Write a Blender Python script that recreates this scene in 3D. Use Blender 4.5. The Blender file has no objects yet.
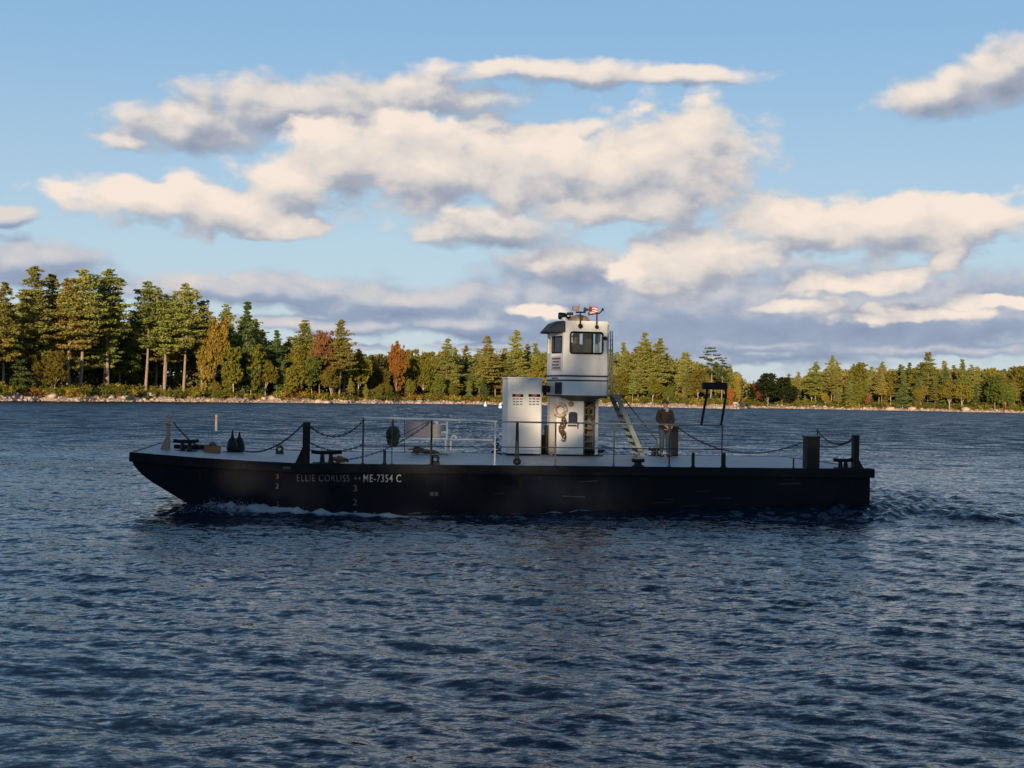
import bpy, bmesh, math, random
import numpy as np
from mathutils import Vector, Matrix
R = math.radians
scene = bpy.context.scene
col = scene.collection
# ------------------------------------------------------------------ camera
FPX = 1407.0; EYE = 3.22
PITCH = math.atan(9.2/FPX); ROLL = math.atan(0.0166)
fw = Vector((0, math.cos(PITCH), math.sin(PITCH)))
r0 = Vector((1, 0, 0)); cup0 = r0.cross(fw)
CR = r0*math.cos(ROLL) + cup0*math.sin(ROLL)
CU = cup0*math.cos(ROLL) - r0*math.sin(ROLL)
cam_d = bpy.data.cameras.new('camera'); cam = bpy.data.objects.new('camera', cam_d); col.objects.link(cam)
cam.matrix_world = Matrix(((CR.x, CU.x, -fw.x, 0), (CR.y, CU.y, -fw.y, 0), (CR.z, CU.z, -fw.z, EYE), (0, 0, 0, 1)))
cam_d.sensor_width = 36; cam_d.lens = 36*FPX/1024; cam_d.clip_end = 20000; cam_d.clip_start = 0.1
scene.camera = cam
# ------------------------------------------------------------------ light
SUN_EL = 9.0; SUN_AZ = 190.0          # degrees, azimuth clockwise from +Y: low sun behind the viewer on the left
sdir = Vector((math.sin(R(SUN_AZ))*math.cos(R(SUN_EL)), math.cos(R(SUN_AZ))*math.cos(R(SUN_EL)), math.sin(R(SUN_EL))))
sd = bpy.data.lights.new('sun', 'SUN'); sun = bpy.data.objects.new('sun', sd); col.objects.link(sun)
sd.energy = 5.0; sd.angle = R(0.6); sd.color = (1.0, 0.77, 0.49)
sun.rotation_euler = sdir.to_track_quat('Z', 'Y').to_euler()
SKY_STR = 0.075; EXPO = 0.45
scene.view_settings.view_transform = 'Standard'; scene.view_settings.look = 'None'
scene.view_settings.exposure = EXPO; scene.view_settings.gamma = 1.0
scene.view_settings.use_curve_mapping = False
scene.render.engine = 'CYCLES'
scene.cycles.use_denoising = True
scene.cycles.max_bounces = 6; scene.cycles.diffuse_bounces = 2; scene.cycles.glossy_bounces = 3
scene.cycles.transmission_bounces = 4; scene.cycles.transparent_max_bounces = 8
scene.cycles.caustics_reflective = False; scene.cycles.caustics_refractive = False

def ray(px, py):
    return (fw*FPX + CR*(px-512) + CU*(384-py)).normalized()
def azel(px, py):
    d = ray(px, py); return math.atan2(d.x, d.y)*FPX, math.asin(d.z)*FPX

# ---- world: Nishita sky with procedural cloud banks mixed over it (all in world directions)
world = bpy.data.worlds.new('World'); scene.world = world; world.use_nodes = True
class NG:
    """small node-graph writer"""
    def __init__(s, t): s.t = t; s.N = t.nodes; s.L = t.links
    def n(s, typ, **kw):
        nd = s.N.new(typ)
        for k, v in kw.items(): setattr(nd, k, v)
        return nd
    def put(s, sock, v):
        if isinstance(v, bpy.types.NodeSocket): s.L.new(v, sock)
        elif v is not None: sock.default_value = v
    def m(s, op, a, b=None, c=None, clamp=False):
        nd = s.n('ShaderNodeMath', operation=op, use_clamp=clamp)
        for i, v in enumerate((a, b, c)):
            if v is not None: s.put(nd.inputs[i], v)
        return nd.outputs[0]
    def v(s, op, a, b=None, c=None):
        nd = s.n('ShaderNodeVectorMath', operation=op)
        for i, x in enumerate((a, b, c)):
            if x is not None: s.put(nd.inputs[i], x)
        return nd.outputs['Value'] if op in ('DOT_PRODUCT', 'LENGTH') else nd.outputs['Vector']
    def noise(s, vec, scale, detail=4, rough=0.5, dist=0.0, dim='3D'):
        nd = s.n('ShaderNodeTexNoise', noise_dimensions=dim); s.put(nd.inputs['Vector'], vec)
        nd.inputs['Scale'].default_value = scale; nd.inputs['Detail'].default_value = detail
        nd.inputs['Roughness'].default_value = rough; nd.inputs['Distortion'].default_value = dist
        return nd
    def mix(s, f, a, b, blend='MIX'):
        nd = s.n('ShaderNodeMix', data_type='RGBA', blend_type=blend)
        s.put(nd.inputs[0], f); s.put(nd.inputs[6], a); s.put(nd.inputs[7], b)
        return nd.outputs[2]
    def ramp(s, f, stops, interp='LINEAR'):
        nd = s.n('ShaderNodeValToRGB'); cr = nd.color_ramp; cr.interpolation = interp
        while len(cr.elements) < len(stops): cr.elements.new(0.5)
        for e, (p, c) in zip(cr.elements, stops):
            e.position = p; e.color = (c[0], c[1], c[2], 1) if not isinstance(c, (int, float)) else (c, c, c, 1)
        s.put(nd.inputs[0], f); return nd.outputs[0]
    def sm(s, v, lo, hi):
        nd = s.n('ShaderNodeMapRange', interpolation_type='SMOOTHSTEP'); s.put(nd.inputs[0], v)
        nd.inputs[1].default_value = lo; nd.inputs[2].default_value = hi
        return nd.outputs[0]

def cloud_group(name, blobs, amp, nscale, seed, warp=20.0, gx=1.25, gy=1.35, billow=0.0):
    g = bpy.data.node_groups.new(name, 'ShaderNodeTree')
    g.interface.new_socket('P', in_out='INPUT', socket_type='NodeSocketVector')
    g.interface.new_socket('D', in_out='OUTPUT', socket_type='NodeSocketFloat')
    G = NG(g); gi = G.n('NodeGroupInput'); go = G.n('NodeGroupOutput')
    P = gi.outputs[0]
    Ps = G.v('MULTIPLY_ADD', P, (0.01, 0.016, 0.01), (seed, seed*1.7, 0))
    w = G.noise(Ps, 1.6, 3, 0.55, dim='2D')
    W = G.v('MULTIPLY', G.v('SUBTRACT', w.outputs['Color'], (0.5, 0.5, 0.5)), (warp*2, warp*1.3, 0))
    Q = G.v('ADD', P, W)
    cur = None
    for (px, py, rx, ry) in blobs:
        U, V = azel(px, py)
        a = G.v('MULTIPLY', G.v('SUBTRACT', Q, (U, V, 0)), (1/rx/gx, 1/ry/gy, 0))
        d = G.v('LENGTH', a)
        cur = d if cur is None else G.m('SMOOTH_MIN', cur, d, 0.30)
    f = G.noise(Ps, nscale, 6, 0.53, 0.1, dim='2D')
    if billow:
        vo = G.n('ShaderNodeTexVoronoi', feature='SMOOTH_F1', voronoi_dimensions='2D'); vo.inputs['Smoothness'].default_value = 0.6; G.L.new(G.v('ADD', Ps, G.v('MULTIPLY', W, (0.012, 0.02, 0))), vo.inputs['Vector']); vo.inputs['Scale'].default_value = 4.2; vo.inputs['Detail'].default_value = 1.0; vo.inputs['Roughness'].default_value = 0.6
        cur = G.m('ADD', cur, G.m('MULTIPLY', G.m('SUBTRACT', vo.outputs['Distance'], 0.55), billow))
    D = G.m('ADD', G.m('SUBTRACT', 1.0, cur), G.m('MULTIPLY', G.m('SUBTRACT', f.outputs['Fac'], 0.5), amp))
    G.L.new(D, go.inputs[0])
    return g
# (x, y, half width, half height) of each puff, converted to directions once
far_blobs = [(20,262,70,20), (250,290,150,13), (400,302,120,14), (330,325,110,8), (470,325,120,12), (560,300,120,20), (690,312,310,42),
    (860,316,260,34), (990,318,120,20), (770,345,120,7), (300,347,110,4), (8,216,24,8), (570,262,60,16), (930,350,140,6), (480,347,80,4), (740,358,60,6)]
top_blobs = [(300,106,125,30), (190,125,75,26), (128,142,28,10), (420,98,110,17), (560,74,120,12), (680,75,80,8), (480,122,30,12), (560,128,60,10), (500,66,30,6), (490,228,84,20), (565,262,48,17), (945,92,54,22), (1000,76,50,24), (1045,60,60,26)]
main_blobs = [(345,158,70,38), (420,165,130,42), (290,180,50,26), (140,199,85,20), (235,206,75,22), (270,228,55,10), (560,170,110,40), (660,165,95,50), (700,150,48,44), (610,205,110,18),
    (688,258,62,40), (640,275,34,14), (790,224,75,30), (880,226,125,27), (975,220,85,22), (750,250,50,14),
    (845,284,66,10), (948,262,16,14), (905,276,50,8), (1000,300,50,8), (800,305,50,8), (900,314,70,8),
    (540,312,40,8), (500,-420,260,40), (1050,-330,200,40)]
gF = cloud_group('far_cloud', far_blobs, 1.2, 1.6, 3.1, 14)
gT = cloud_group('top_cloud', top_blobs, 1.15, 1.6, 9.3, 18, billow=0.08)
gM = cloud_group('main_cloud', main_blobs, 1.2, 1.75, 5.7, 24, billow=0.13)
W = NG(world.node_tree); W.N.clear()
tc = W.n('ShaderNodeTexCoord'); nrm = W.v('NORMALIZE', tc.outputs['Generated'])
sx = W.n('ShaderNodeSeparateXYZ'); W.L.new(nrm, sx.inputs[0])
az = W.m('MULTIPLY', W.m('ARCTAN2', sx.outputs[0], sx.outputs[1]), FPX)
el = W.m('MULTIPLY', W.m('ARCSINE', sx.outputs[2]), FPX)
cb = W.n('ShaderNodeCombineXYZ'); W.L.new(az, cb.inputs[0]); W.L.new(el, cb.inputs[1]); P = cb.outputs[0]
sky = W.n('ShaderNodeTexSky', sky_type='NISHITA'); sky.sun_disc = False
sky.sun_elevation = R(SUN_EL); sky.sun_rotation = R(SUN_AZ)
sky.altitude = 100; sky.air_density = 1.0; sky.dust_density = 0.6; sky.ozone_density = 2.0
SKYGAIN = 1.0
def s2l(r, g, b):
    f = lambda c: (c/255/12.92 if c/255 <= .04045 else ((c/255+.055)/1.055)**2.4)/SKY_STR/2**EXPO
    return (f(r), f(g), f(b))
elr = W.m('MULTIPLY', W.m('ARCSINE', sx.outputs[2]), 1/1.5708)
air = W.ramp(elr, [(0.0, s2l(206,220,232)), (0.06, s2l(190,216,236)), (0.16, s2l(146,190,230)), (0.42, s2l(98,140,190)), (1.0, s2l(78,112,158))])
back = W.sm(sx.outputs[1], -0.5, 0.3)          # towards the sun the plain Nishita glow takes over
skyc = W.mix(W.m('ADD', 0.35, W.m('MULTIPLY', back, 0.43)), sky.outputs[0], air)
def layer(g, base, lx, ly, k, cols, a0, a1, off, amax=1.0):
    def D(vec):
        nd = W.n('ShaderNodeGroup'); nd.node_tree = g; W.L.new(vec, nd.inputs[0]); return nd.outputs[0]
    d0 = D(P); d1 = D(W.v('ADD', P, (lx, ly, 0)))
    lit = W.m('ADD', off, W.m('MULTIPLY', W.m('SUBTRACT', d0, d1), k))
    lit = W.m('SUBTRACT', lit, W.m('MULTIPLY', W.sm(d0, 0.4, 1.3), 0.06), clamp=True)
    c = W.ramp(lit, [(0.0, cols[0]), (0.38, cols[1]), (0.62, cols[2]), (0.95, cols[3])])
    al = W.m('MULTIPLY', W.sm(d0, a0, a1), amax)
    return W.mix(al, base, c)
CF = [s2l(134,148,176), s2l(154,167,190), s2l(196,198,206), s2l(226,216,208)]
CM = [s2l(138,147,168), s2l(172,176,188), s2l(218,211,206), s2l(246,231,218)]
c1 = layer(gF, skyc, -8, 12, 0.6, CF, -0.10, 0.4, 0.40, 0.97)
c2 = layer(gT, c1, -10, 14, 0.75, CM, 0.0, 0.55, 0.43, 0.95)
c3 = layer(gM, c2, -14, 26, 0.52, CM, -0.02, 0.40, 0.60)
bg = W.n('ShaderNodeBackground'); W.L.new(c3, bg.inputs[0]); bg.inputs[1].default_value = SKY_STR
world.cycles.sampling_method = 'NONE'
wo = W.n('ShaderNodeOutputWorld'); W.L.new(bg.outputs[0], wo.inputs[0])

# ------------------------------------------------------------------ helpers
def tag(o, label=None, cat=None, group=None, kind=None):
    if label: o['label'] = label
    if cat: o['category'] = cat
    if group: o['group'] = group
    if kind: o['kind'] = kind
    return o
def empty(name, loc=(0,0,0), rz=0.0):
    o = bpy.data.objects.new(name, None); col.objects.link(o); o.location = loc; o.rotation_euler = (0,0,rz); o.empty_display_size = 0.3
    return o
def arrays_mesh(name, verts, faces, mats=(), mat_idx=None, smooth=False):
    verts = np.asarray(verts, dtype=np.float32); faces = np.asarray(faces, dtype=np.int32)
    me = bpy.data.meshes.new(name); k = faces.shape[1]
    me.vertices.add(len(verts)); me.vertices.foreach_set('co', verts.ravel())
    me.loops.add(faces.size); me.loops.foreach_set('vertex_index', faces.ravel())
    me.polygons.add(len(faces)); me.polygons.foreach_set('loop_start', np.arange(0, faces.size, k, dtype=np.int32))
    me.polygons.foreach_set('loop_total', np.full(len(faces), k, dtype=np.int32))
    for m_ in mats: me.materials.append(m_)
    if mat_idx is not None: me.polygons.foreach_set('material_index', np.asarray(mat_idx, dtype=np.int32))
    if smooth: me.polygons.foreach_set('use_smooth', np.ones(len(faces), dtype=bool))
    me.update(calc_edges=True)
    return me
def link(name, me, parent=None):
    o = bpy.data.objects.new(name, me); col.objects.link(o)
    if parent: o.parent = parent
    return o
class MB:
    """collects shapes, then links them as one mesh object"""
    def __init__(s): s.bm = bmesh.new()
    def hexa(s, pts):
        v = [s.bm.verts.new(p) for p in pts]
        for f in ((3,2,1,0),(4,5,6,7),(0,1,5,4),(1,2,6,5),(2,3,7,6),(3,0,4,7)): s.bm.faces.new([v[i] for i in f])
        return s
    def box(s, c, d, rz=0.0, M=None):
        x, y, z = d[0]/2, d[1]/2, d[2]/2
        T = M if M is not None else Matrix.Rotation(rz, 3, 'Z')
        return s.hexa([Vector(c) + T @ Vector(p) for p in ((-x,-y,-z),(x,-y,-z),(x,y,-z),(-x,y,-z),(-x,-y,z),(x,-y,z),(x,y,z),(-x,y,z))])
    def bb(s, a, b):
        return s.box([(a[i]+b[i])/2 for i in range(3)], [abs(b[i]-a[i]) for i in range(3)])
    def prism(s, poly, z0, z1, inset=0.0, axis='z'):
        def P3(p, z):
            return {'z': (p[0], p[1], z), 'y': (p[0], z, p[1]), 'x': (z, p[0], p[1])}[axis]
        cx = sum(p[0] for p in poly)/len(poly); cy = sum(p[1] for p in poly)/len(poly)
        top = [(cx+(p[0]-cx)*(1-inset), cy+(p[1]-cy)*(1-inset)) for p in poly]
        a = [s.bm.verts.new(P3(p, z0)) for p in poly]; b = [s.bm.verts.new(P3(p, z1)) for p in top]
        s.bm.faces.new(a[::-1]); s.bm.faces.new(b); n = len(poly)
        for i in range(n): s.bm.faces.new((a[i], a[(i+1)%n], b[(i+1)%n], b[i]))
        return s
    def tube(s, pts, r, n=8, closed=False, r2=None):
        pts = [Vector(p) for p in pts]; m = len(pts); rings = []
        ref = Vector((0.13, 0.07, 1)).normalized()
        for i, p in enumerate(pts):
            if closed: t = pts[(i+1) % m] - pts[i-1]
            else: t = pts[min(i+1, m-1)] - pts[max(i-1, 0)]
            t.normalize()
            if abs(t.dot(ref)) > 0.97: rr = Vector((1, 0.1, 0))
            else: rr = ref
            a = t.cross(rr).normalized(); b = t.cross(a)
            rad = r if r2 is None else r + (r2-r)*i/max(1, m-1)
            rings.append([s.bm.verts.new(p + a*math.cos(2*math.pi*k/n)*rad + b*math.sin(2*math.pi*k/n)*rad) for k in range(n)])
        for i in range(m if closed else m-1):
            A, B = rings[i], rings[(i+1) % m]
            for k in range(n): s.bm.faces.new((A[k], A[(k+1) % n], B[(k+1) % n], B[k]))
        if not closed: s.bm.faces.new(rings[0][::-1]); s.bm.faces.new(rings[-1])
        return s
    def lathe(s, c, prof, n=16, axis='z'):
        """prof: list of (radius, height)"""
        rings = []
        for (rad, h) in prof:
            ring = []
            for k in range(n):
                a = 2*math.pi*k/n; x, y = math.cos(a)*max(rad, 1e-4), math.sin(a)*max(rad, 1e-4)
                q = {'z': (x, y, h), 'y': (x, h, y), 'x': (h, x, y)}[axis]
                ring.append(s.bm.verts.new((c[0]+q[0], c[1]+q[1], c[2]+q[2])))
            rings.append(ring)
        for A, B in zip(rings, rings[1:]):
            for k in range(n): s.bm.faces.new((A[k], A[(k+1) % n], B[(k+1) % n], B[k]))
        s.bm.faces.new(rings[0][::-1]); s.bm.faces.new(rings[-1]); return s
    def build(s, name, mat, parent=None, smooth=False, bevel=0.0):
        bmesh.ops.recalc_face_normals(s.bm, faces=s.bm.faces)
        if bevel > 0:
            ed = [e for e in s.bm.edges if len(e.link_faces) == 2 and e.calc_face_angle(0) > 0.6]
            bmesh.ops.bevel(s.bm, geom=ed, offset=bevel, segments=2, affect='EDGES', clamp_overlap=True)
        me = bpy.data.meshes.new(name); s.bm.to_mesh(me); s.bm.free()
        me.materials.append(mat)
        if smooth:
            for p in me.polygons: p.use_smooth = True
            me.set_sharp_from_angle(angle=R(40))
        return link(name, me, parent)

# ------------------------------------------------------------------ materials
def mat(name, c, rough=0.6, metal=0.0, var=0.25, nscale=3.0, bump=0.0, bscale=20.0, dirt=None, dirt_amt=0.5, spec=0.5, streak=False):
    m_ = bpy.data.materials.new(name); m_.use_nodes = True; G = NG(m_.node_tree)
    b = G.N['Principled BSDF']; t = G.n('ShaderNodeTexCoord')
    n1 = G.noise(t.outputs['Object'], nscale, 6, 0.6)
    f = G.ramp(n1.outputs['Fac'], [(0.3, 0.0), (0.7, 1.0)])
    lo = tuple(x*(1-var) for x in c)+(1,); hi = tuple(min(1, x*(1+var*0.6)) for x in c)+(1,)
    cc = G.mix(f, lo, hi)
    if dirt:
        vec = t.outputs['Object']
        if streak: vec = G.v('MULTIPLY', vec, (1.0, 1.0, 0.12))
        n2 = G.noise(vec, nscale*2.7, 7, 0.7)
        df = G.m('MULTIPLY', G.sm(n2.outputs['Fac'], 0.52, 0.72), dirt_amt)
        cc = G.mix(df, cc, (*dirt, 1))
    G.L.new(cc, b.inputs['Base Color']); b.inputs['Metallic'].default_value = metal
    rr = G.m('ADD', rough-0.08, G.m('MULTIPLY', n1.outputs['Fac'], 0.16)); G.L.new(rr, b.inputs['Roughness'])
    b.inputs['Specular IOR Level'].default_value = spec
    if bump > 0:
        n3 = G.noise(t.outputs['Object'], bscale, 5, 0.6); bp = G.n('ShaderNodeBump'); bp.inputs['Strength'].default_value = bump
        bp.inputs['Distance'].default_value = 0.02; G.L.new(n3.outputs['Fac'], bp.inputs['Height']); G.L.new(bp.outputs[0], b.inputs['Normal'])
    return m_
M = dict(
 hull=mat('navy_hull_paint', (0.0028,0.0055,0.015), 0.45, spec=0.10, var=0.5, nscale=0.8, bump=0.5, bscale=1.1, dirt=(0.014,0.012,0.014), dirt_amt=0.3, streak=True),
 rub=mat('black_rub_rail', (0.006,0.009,0.016), 0.5, spec=0.12, var=0.4, dirt=(0.03,0.03,0.03), dirt_amt=0.4, bump=0.3, bscale=6),
 deck=mat('grey_steel_deck', (0.28,0.275,0.27), 0.5, var=0.3, nscale=0.7, bump=0.3, bscale=30, dirt=(0.07,0.055,0.045), dirt_amt=0.8),
 white=mat('white_marine_paint', (0.76,0.75,0.74), 0.4, var=0.08, nscale=1.2, dirt=(0.36,0.30,0.25), dirt_amt=0.22, streak=True),
 whitem=mat('white_pipe_paint', (0.78,0.78,0.77), 0.35, var=0.08, dirt=(0.4,0.3,0.22), dirt_amt=0.3),
 black=mat('black_steel', (0.006,0.0065,0.008), 0.5, spec=0.25, var=0.4, dirt=(0.05,0.03,0.02), dirt_amt=0.4),
 dark=mat('dark_navy_canvas', (0.015,0.025,0.045), 0.7, var=0.3, bump=0.3, bscale=14),
 grey=mat('grey_galvanised', (0.06,0.068,0.072), 0.45, metal=0.5, var=0.25),
 tan=mat('weathered_tan_paint', (0.30,0.22,0.15), 0.6, var=0.25, dirt=(0.2,0.12,0.07), dirt_amt=0.5),
 rope=mat('brown_rope', (0.16,0.09,0.05), 0.9, var=0.4, nscale=20, bump=0.8, bscale=60),
 ropew=mat('pale_rope', (0.50,0.45,0.36), 0.9, var=0.3, nscale=20, bump=0.8, bscale=60),
 ropeg=mat('dark_green_rope', (0.07,0.078,0.05), 0.9, var=0.5, nscale=14, bump=0.8, bscale=60),
 rust=mat('rusty_orange_wood', (0.30,0.13,0.05), 0.8, var=0.4, bump=0.3),
 green=mat('grey_green_aluminium', (0.20,0.235,0.22), 0.5, metal=0.2, var=0.3),
 under=mat('dark_underside_paint', (0.06,0.05,0.05), 0.6, var=0.3),
 letter=mat('faded_white_lettering', (0.17,0.165,0.16), 0.6, var=0.5, nscale=9),
 letterw=mat('white_registration_lettering', (0.62,0.61,0.60), 0.5, var=0.1),
 red=mat('red_paint', (0.45,0.05,0.04), 0.5, var=0.2), blue=mat('blue_cloth', (0.03,0.05,0.18), 0.8), redc=mat('red_cloth', (0.48,0.07,0.06), 0.8), whitec=mat('white_cloth', (0.7,0.66,0.62), 0.8),
 ring=mat('lifering_canvas', (0.62,0.50,0.38), 0.7, var=0.3, nscale=8, bump=0.4, bscale=30),
 skin=mat('skin', (0.36,0.20,0.14), 0.55, var=0.12), jacket=mat('dark_brown_jacket', (0.035,0.024,0.018), 0.9, var=0.6, nscale=14, bump=0.5, bscale=30),
 jeans=mat('dark_slate_trousers', (0.035,0.05,0.068), 0.9, var=0.35, nscale=8, bump=0.4, bscale=25), cap=mat('dark_cap', (0.03,0.022,0.02), 0.85), hair=mat('dark_hair', (0.03,0.02,0.015), 0.8),
 shirt=mat('grey_shirt', (0.30,0.32,0.36), 0.9), boot=mat('dark_boots', (0.02,0.016,0.013), 0.7),
 interior=mat('cabin_interior_grey', (0.10,0.10,0.10), 0.8),
)
gl = bpy.data.materials.new('window_glass'); gl.use_nodes = True; G = NG(gl.node_tree); G.N.clear()
gt = G.n('ShaderNodeBsdfTransparent'); gt.inputs[0].default_value = (0.86,0.90,0.90,1); gg = G.n('ShaderNodeBsdfGlossy'); gg.inputs['Roughness'].default_value = 0.02
fr = G.n('ShaderNodeFresnel'); fr.inputs[0].default_value = 1.45; mx = G.n('ShaderNodeMixShader')
G.L.new(fr.outputs[0], mx.inputs[0]); G.L.new(gt.outputs[0], mx.inputs[1]); G.L.new(gg.outputs[0], mx.inputs[2])
oo = G.n('ShaderNodeOutputMaterial'); G.L.new(mx.outputs[0], oo.inputs[0]); M['glass'] = gl
# ------------------------------------------------------------------ barge frame: u along the near side (bow to stern), v across the deck, z up
TH = R(7.6)
UA = Vector((math.cos(TH), math.sin(TH), 0)); VA = Vector((-math.sin(TH), math.cos(TH), 0))
ORG = Vector((-9.62, 35.8, 0))
DECK = 1.31; BEAM = 7.4
def S(px, py, v):
    """local (u, z) of the point seen at a photo position, on the plane v"""
    d = ray(px, py); o = Vector((0,0,EYE)) - ORG
    t = (v - o.dot(VA))/d.dot(VA); p = o + d*t
    return p.dot(UA), p.z
def Sz(px, py, v): return S(px, py, v)[1]
def Su(px, v, py=440): return S(px, py, v)[0]
def sheer(u): return DECK + (0.24*((4.6-u)/4.6)**1.5 if u < 4.6 else 0.0)
def Dk(px, py):
    z = DECK
    for _ in range(12):
        d = ray(px, py); o = Vector((0,0,EYE)) - ORG; t = (z - EYE)/d.z; p = o + d*t; z = sheer(p.dot(UA))
    return p.dot(UA), p.dot(VA)
def L2W(u, v, z): return ORG + UA*u + VA*v + Vector((0,0,z))
LEN = Su(870.5, 0, 480)

# ------------------------------------------------------------------ shoreline
_wx = [-400,-100,0,130,240,320,400,500,600,640,700,738,748,850,1024,1300,1600]
_wD = [250,275,296,322,340,348,372,394,398,392,386,381,424,428,424,400,360]
def az_of(px): return math.atan2(*[ray(px, 400)[i] for i in (0,1)])
_waz = [az_of(x) for x in _wx]
def shoreR(a):
    a = np.asarray(a, dtype=float)
    r = np.interp(a, _waz, _wD)
    return r + 2.2*np.sin(a*70) + 1.4*np.sin(a*173+1.0) + 0.8*np.sin(a*411+2.0)
rng = np.random.default_rng(7)
def land_h(a, d):
    d = np.asarray(d, dtype=float)
    bank = np.interp(a, [_waz[0], az_of(0), az_of(260), az_of(480), az_of(740), az_of(760), _waz[-1]], [2.4,2.4,1.7,1.2,1.8,1.0,1.2])
    h = -0.9 + 1.1*np.clip((d+4)/5, 0, 1) + bank*(1-np.exp(-np.clip(d-1, 0, None)/6.0)) + 0.028*np.clip(d-8, 0, 35)
    h = h + (0.22*np.sin(a*260 + d*0.5) + 0.16*np.sin(a*620 - d*0.9))*np.clip(d/3, 0, 1)
    return h
def land_point(px, d):
    a = az_of(px); r = float(shoreR(a)) + d
    return Vector((math.sin(a)*r, math.cos(a)*r, float(land_h(a, d))))

# ------------------------------------------------------------------ water: one sheet, real waves, finer near the viewer
aa = np.concatenate([np.linspace(-math.pi, -0.62, 46)[:-1], np.linspace(-0.62, 0.62, 500), np.linspace(0.62, math.pi, 46)[1:-1]])
rr = [1.5]
while rr[-1] < 60: rr.append(rr[-1]*1.0030)
while rr[-1] < 4000: rr.append(rr[-1]*(1.006 if rr[-1] < 300 else 1.03))
rr = np.array(rr); NA, NR = len(aa), len(rr)
A_, R_ = np.meshgrid(aa, rr)
X = np.sin(A_)*R_; Y = np.cos(A_)*R_
X = X.ravel(); Y = Y.ravel(); RD = R_.ravel()
Z = np.zeros_like(X); DX = np.zeros_like(X); DY = np.zeros_like(X)
nw = 96
lams = np.exp(np.linspace(math.log(0.28), math.log(7.5), nw))
near = np.abs(A_.ravel()) < 0.66
idx = np.where((RD < 260) & near)[0]
xi, yi, ri = X[idx], Y[idx], RD[idx]
spacing = np.maximum(ri*0.0030, 0.0)
zz = np.zeros_like(xi); dx = np.zeros_like(xi); dy = np.zeros_like(xi)
for k, lam in enumerate(lams):
    kk = 2*math.pi/lam; th = rng.normal(math.radians(250), 0.62); ph = rng.uniform(0, 6.283)
    steep = 0.036*(1.0 if lam < 0.7 else (0.7/lam)**0.85)*rng.uniform(0.5, 1.4)*(1.0 if lam > 0.6 else 0.75)
    a = steep/kk; fade = np.clip((lam/spacing-3.0)/4.0, 0, 1)
    c, s_ = math.cos(th), math.sin(th)
    # slow patches so the chop is not even
    ph2 = kk*(xi*c+yi*s_)+ph
    env = 0.75+0.45*np.sin(xi*0.11*c - yi*0.09*s_ + k*1.3)*np.sin(yi*0.07+xi*0.05+k*0.7)
    a = a*env*fade
    zz += a*np.sin(ph2); dx -= a*c*np.cos(ph2)*0.8; dy -= a*s_*np.cos(ph2)*0.8
# wake and bow wave in barge coordinates
ox, oy = xi-ORG.x, yi-ORG.y
uu = ox*UA.x+oy*UA.y; vv = ox*VA.x+oy*VA.y
def bump(x, c, w): return np.exp(-((x-c)/w)**2)
rid = -0.28-0.20*np.clip(uu-2.2, 0, 40)**0.8           # bow wave leaves the side slowly
z_b = 0.24*bump(uu, 2.4, 1.3)*bump(vv, -0.30, 0.45) + 0.15*bump(uu, 4.6, 2.0)*bump(vv, rid, 0.40) + 0.10*bump(uu, 8.5, 3.5)*bump(vv, rid, 0.7)
z_b += 0.10*bump(uu, 1.6, 0.8)*((vv > 0) & (vv < BEAM))
for s0, side in ((0.0, -1), (LEN, -1)):                  # diverging wake waves
    w_ = (-vv) - 0.34*(uu-s0)
    z_b += 0.085*np.cos(w_*2.3)*np.exp(-(w_/2.6)**2)*np.clip((uu-s0)/3, 0, 1)*np.exp(-np.clip(uu-s0, 0, 99)/26)
st = np.clip((uu-LEN)/0.8, 0, 1)*np.exp(-np.clip(uu-LEN, 0, 99)/14)*((vv > -3) & (vv < BEAM+3))
z_b += st*(0.045*np.sin(uu*2.1+vv*0.8)+0.035*np.sin(uu*1.3-vv*2.2+1)+0.03*np.sin(vv*3.7+uu*3.1))
z_b += 0.30*np.clip((uu-8)/11, 0, 1)*np.exp(-np.clip(uu-LEN, 0, 99)/3.0)*np.exp(-(np.clip(-vv-0.2, 0, 99)/1.3)**2)
lump = 1+0.30*np.sin(uu*5.3+vv*2.1)*np.sin(vv*7.9-uu*1.7)+0.22*np.sin(uu*11.3+1)*np.sin(vv*9.0+uu)+0.07*rng.normal(0,1,len(uu))*bump(uu,4,3)
z_b *= lump
zz += z_b
inside = (uu > 1.0) & (uu < LEN-0.1) & (vv > 0.1) & (vv < BEAM-0.1)
zz = np.where(inside, np.minimum(zz, 0.1), zz)
foam = np.zeros_like(xi)
foam += 1.30*bump(uu, 3.3, 1.9)*np.exp(-(np.clip(-vv-0.05, 0, 9)/0.95)**2)*(vv < 0.25)*(uu > 0.9)
foam += 1.05*bump(uu, 5.8, 2.2)*bump(vv, rid, 0.42)
foam += 0.80*np.exp(-(np.clip(-vv, 0, 9)/0.30)**2)*(vv < 0.2)*(uu > 3)*(uu < LEN)*(0.75+0.4*np.sin(uu*0.9+1)*np.sin(uu*0.37))
foam += 0.46*bump(uu, 10.5, 2.8)*bump(vv, rid, 0.5)
foam += 0.95*st*np.exp(-((vv-3.0)/4.5)**2)*np.exp(-np.clip(uu-LEN, 0, 99)/8)
foam += 0.42*np.clip((uu-LEN)/1.5, 0, 1)*bump(-vv, 0.25*(uu-LEN)+0.2, 0.5)*np.exp(-np.clip(uu-LEN, 0, 99)/9)
Z[idx] = zz; DX[idx] = dx; DY[idx] = dy
FO = np.zeros_like(X); FO[idx] = foam
co = np.stack([X+DX, Y+DY, Z], 1)
co = np.vstack([co, [[0, 0, 0]]]); FO = np.append(FO, 0)
i0 = np.arange(NR-1)[:, None]*NA + np.arange(NA)[None, :]
i1 = np.arange(NR-1)[:, None]*NA + ((np.arange(NA)+1) % NA)[None, :]
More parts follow.
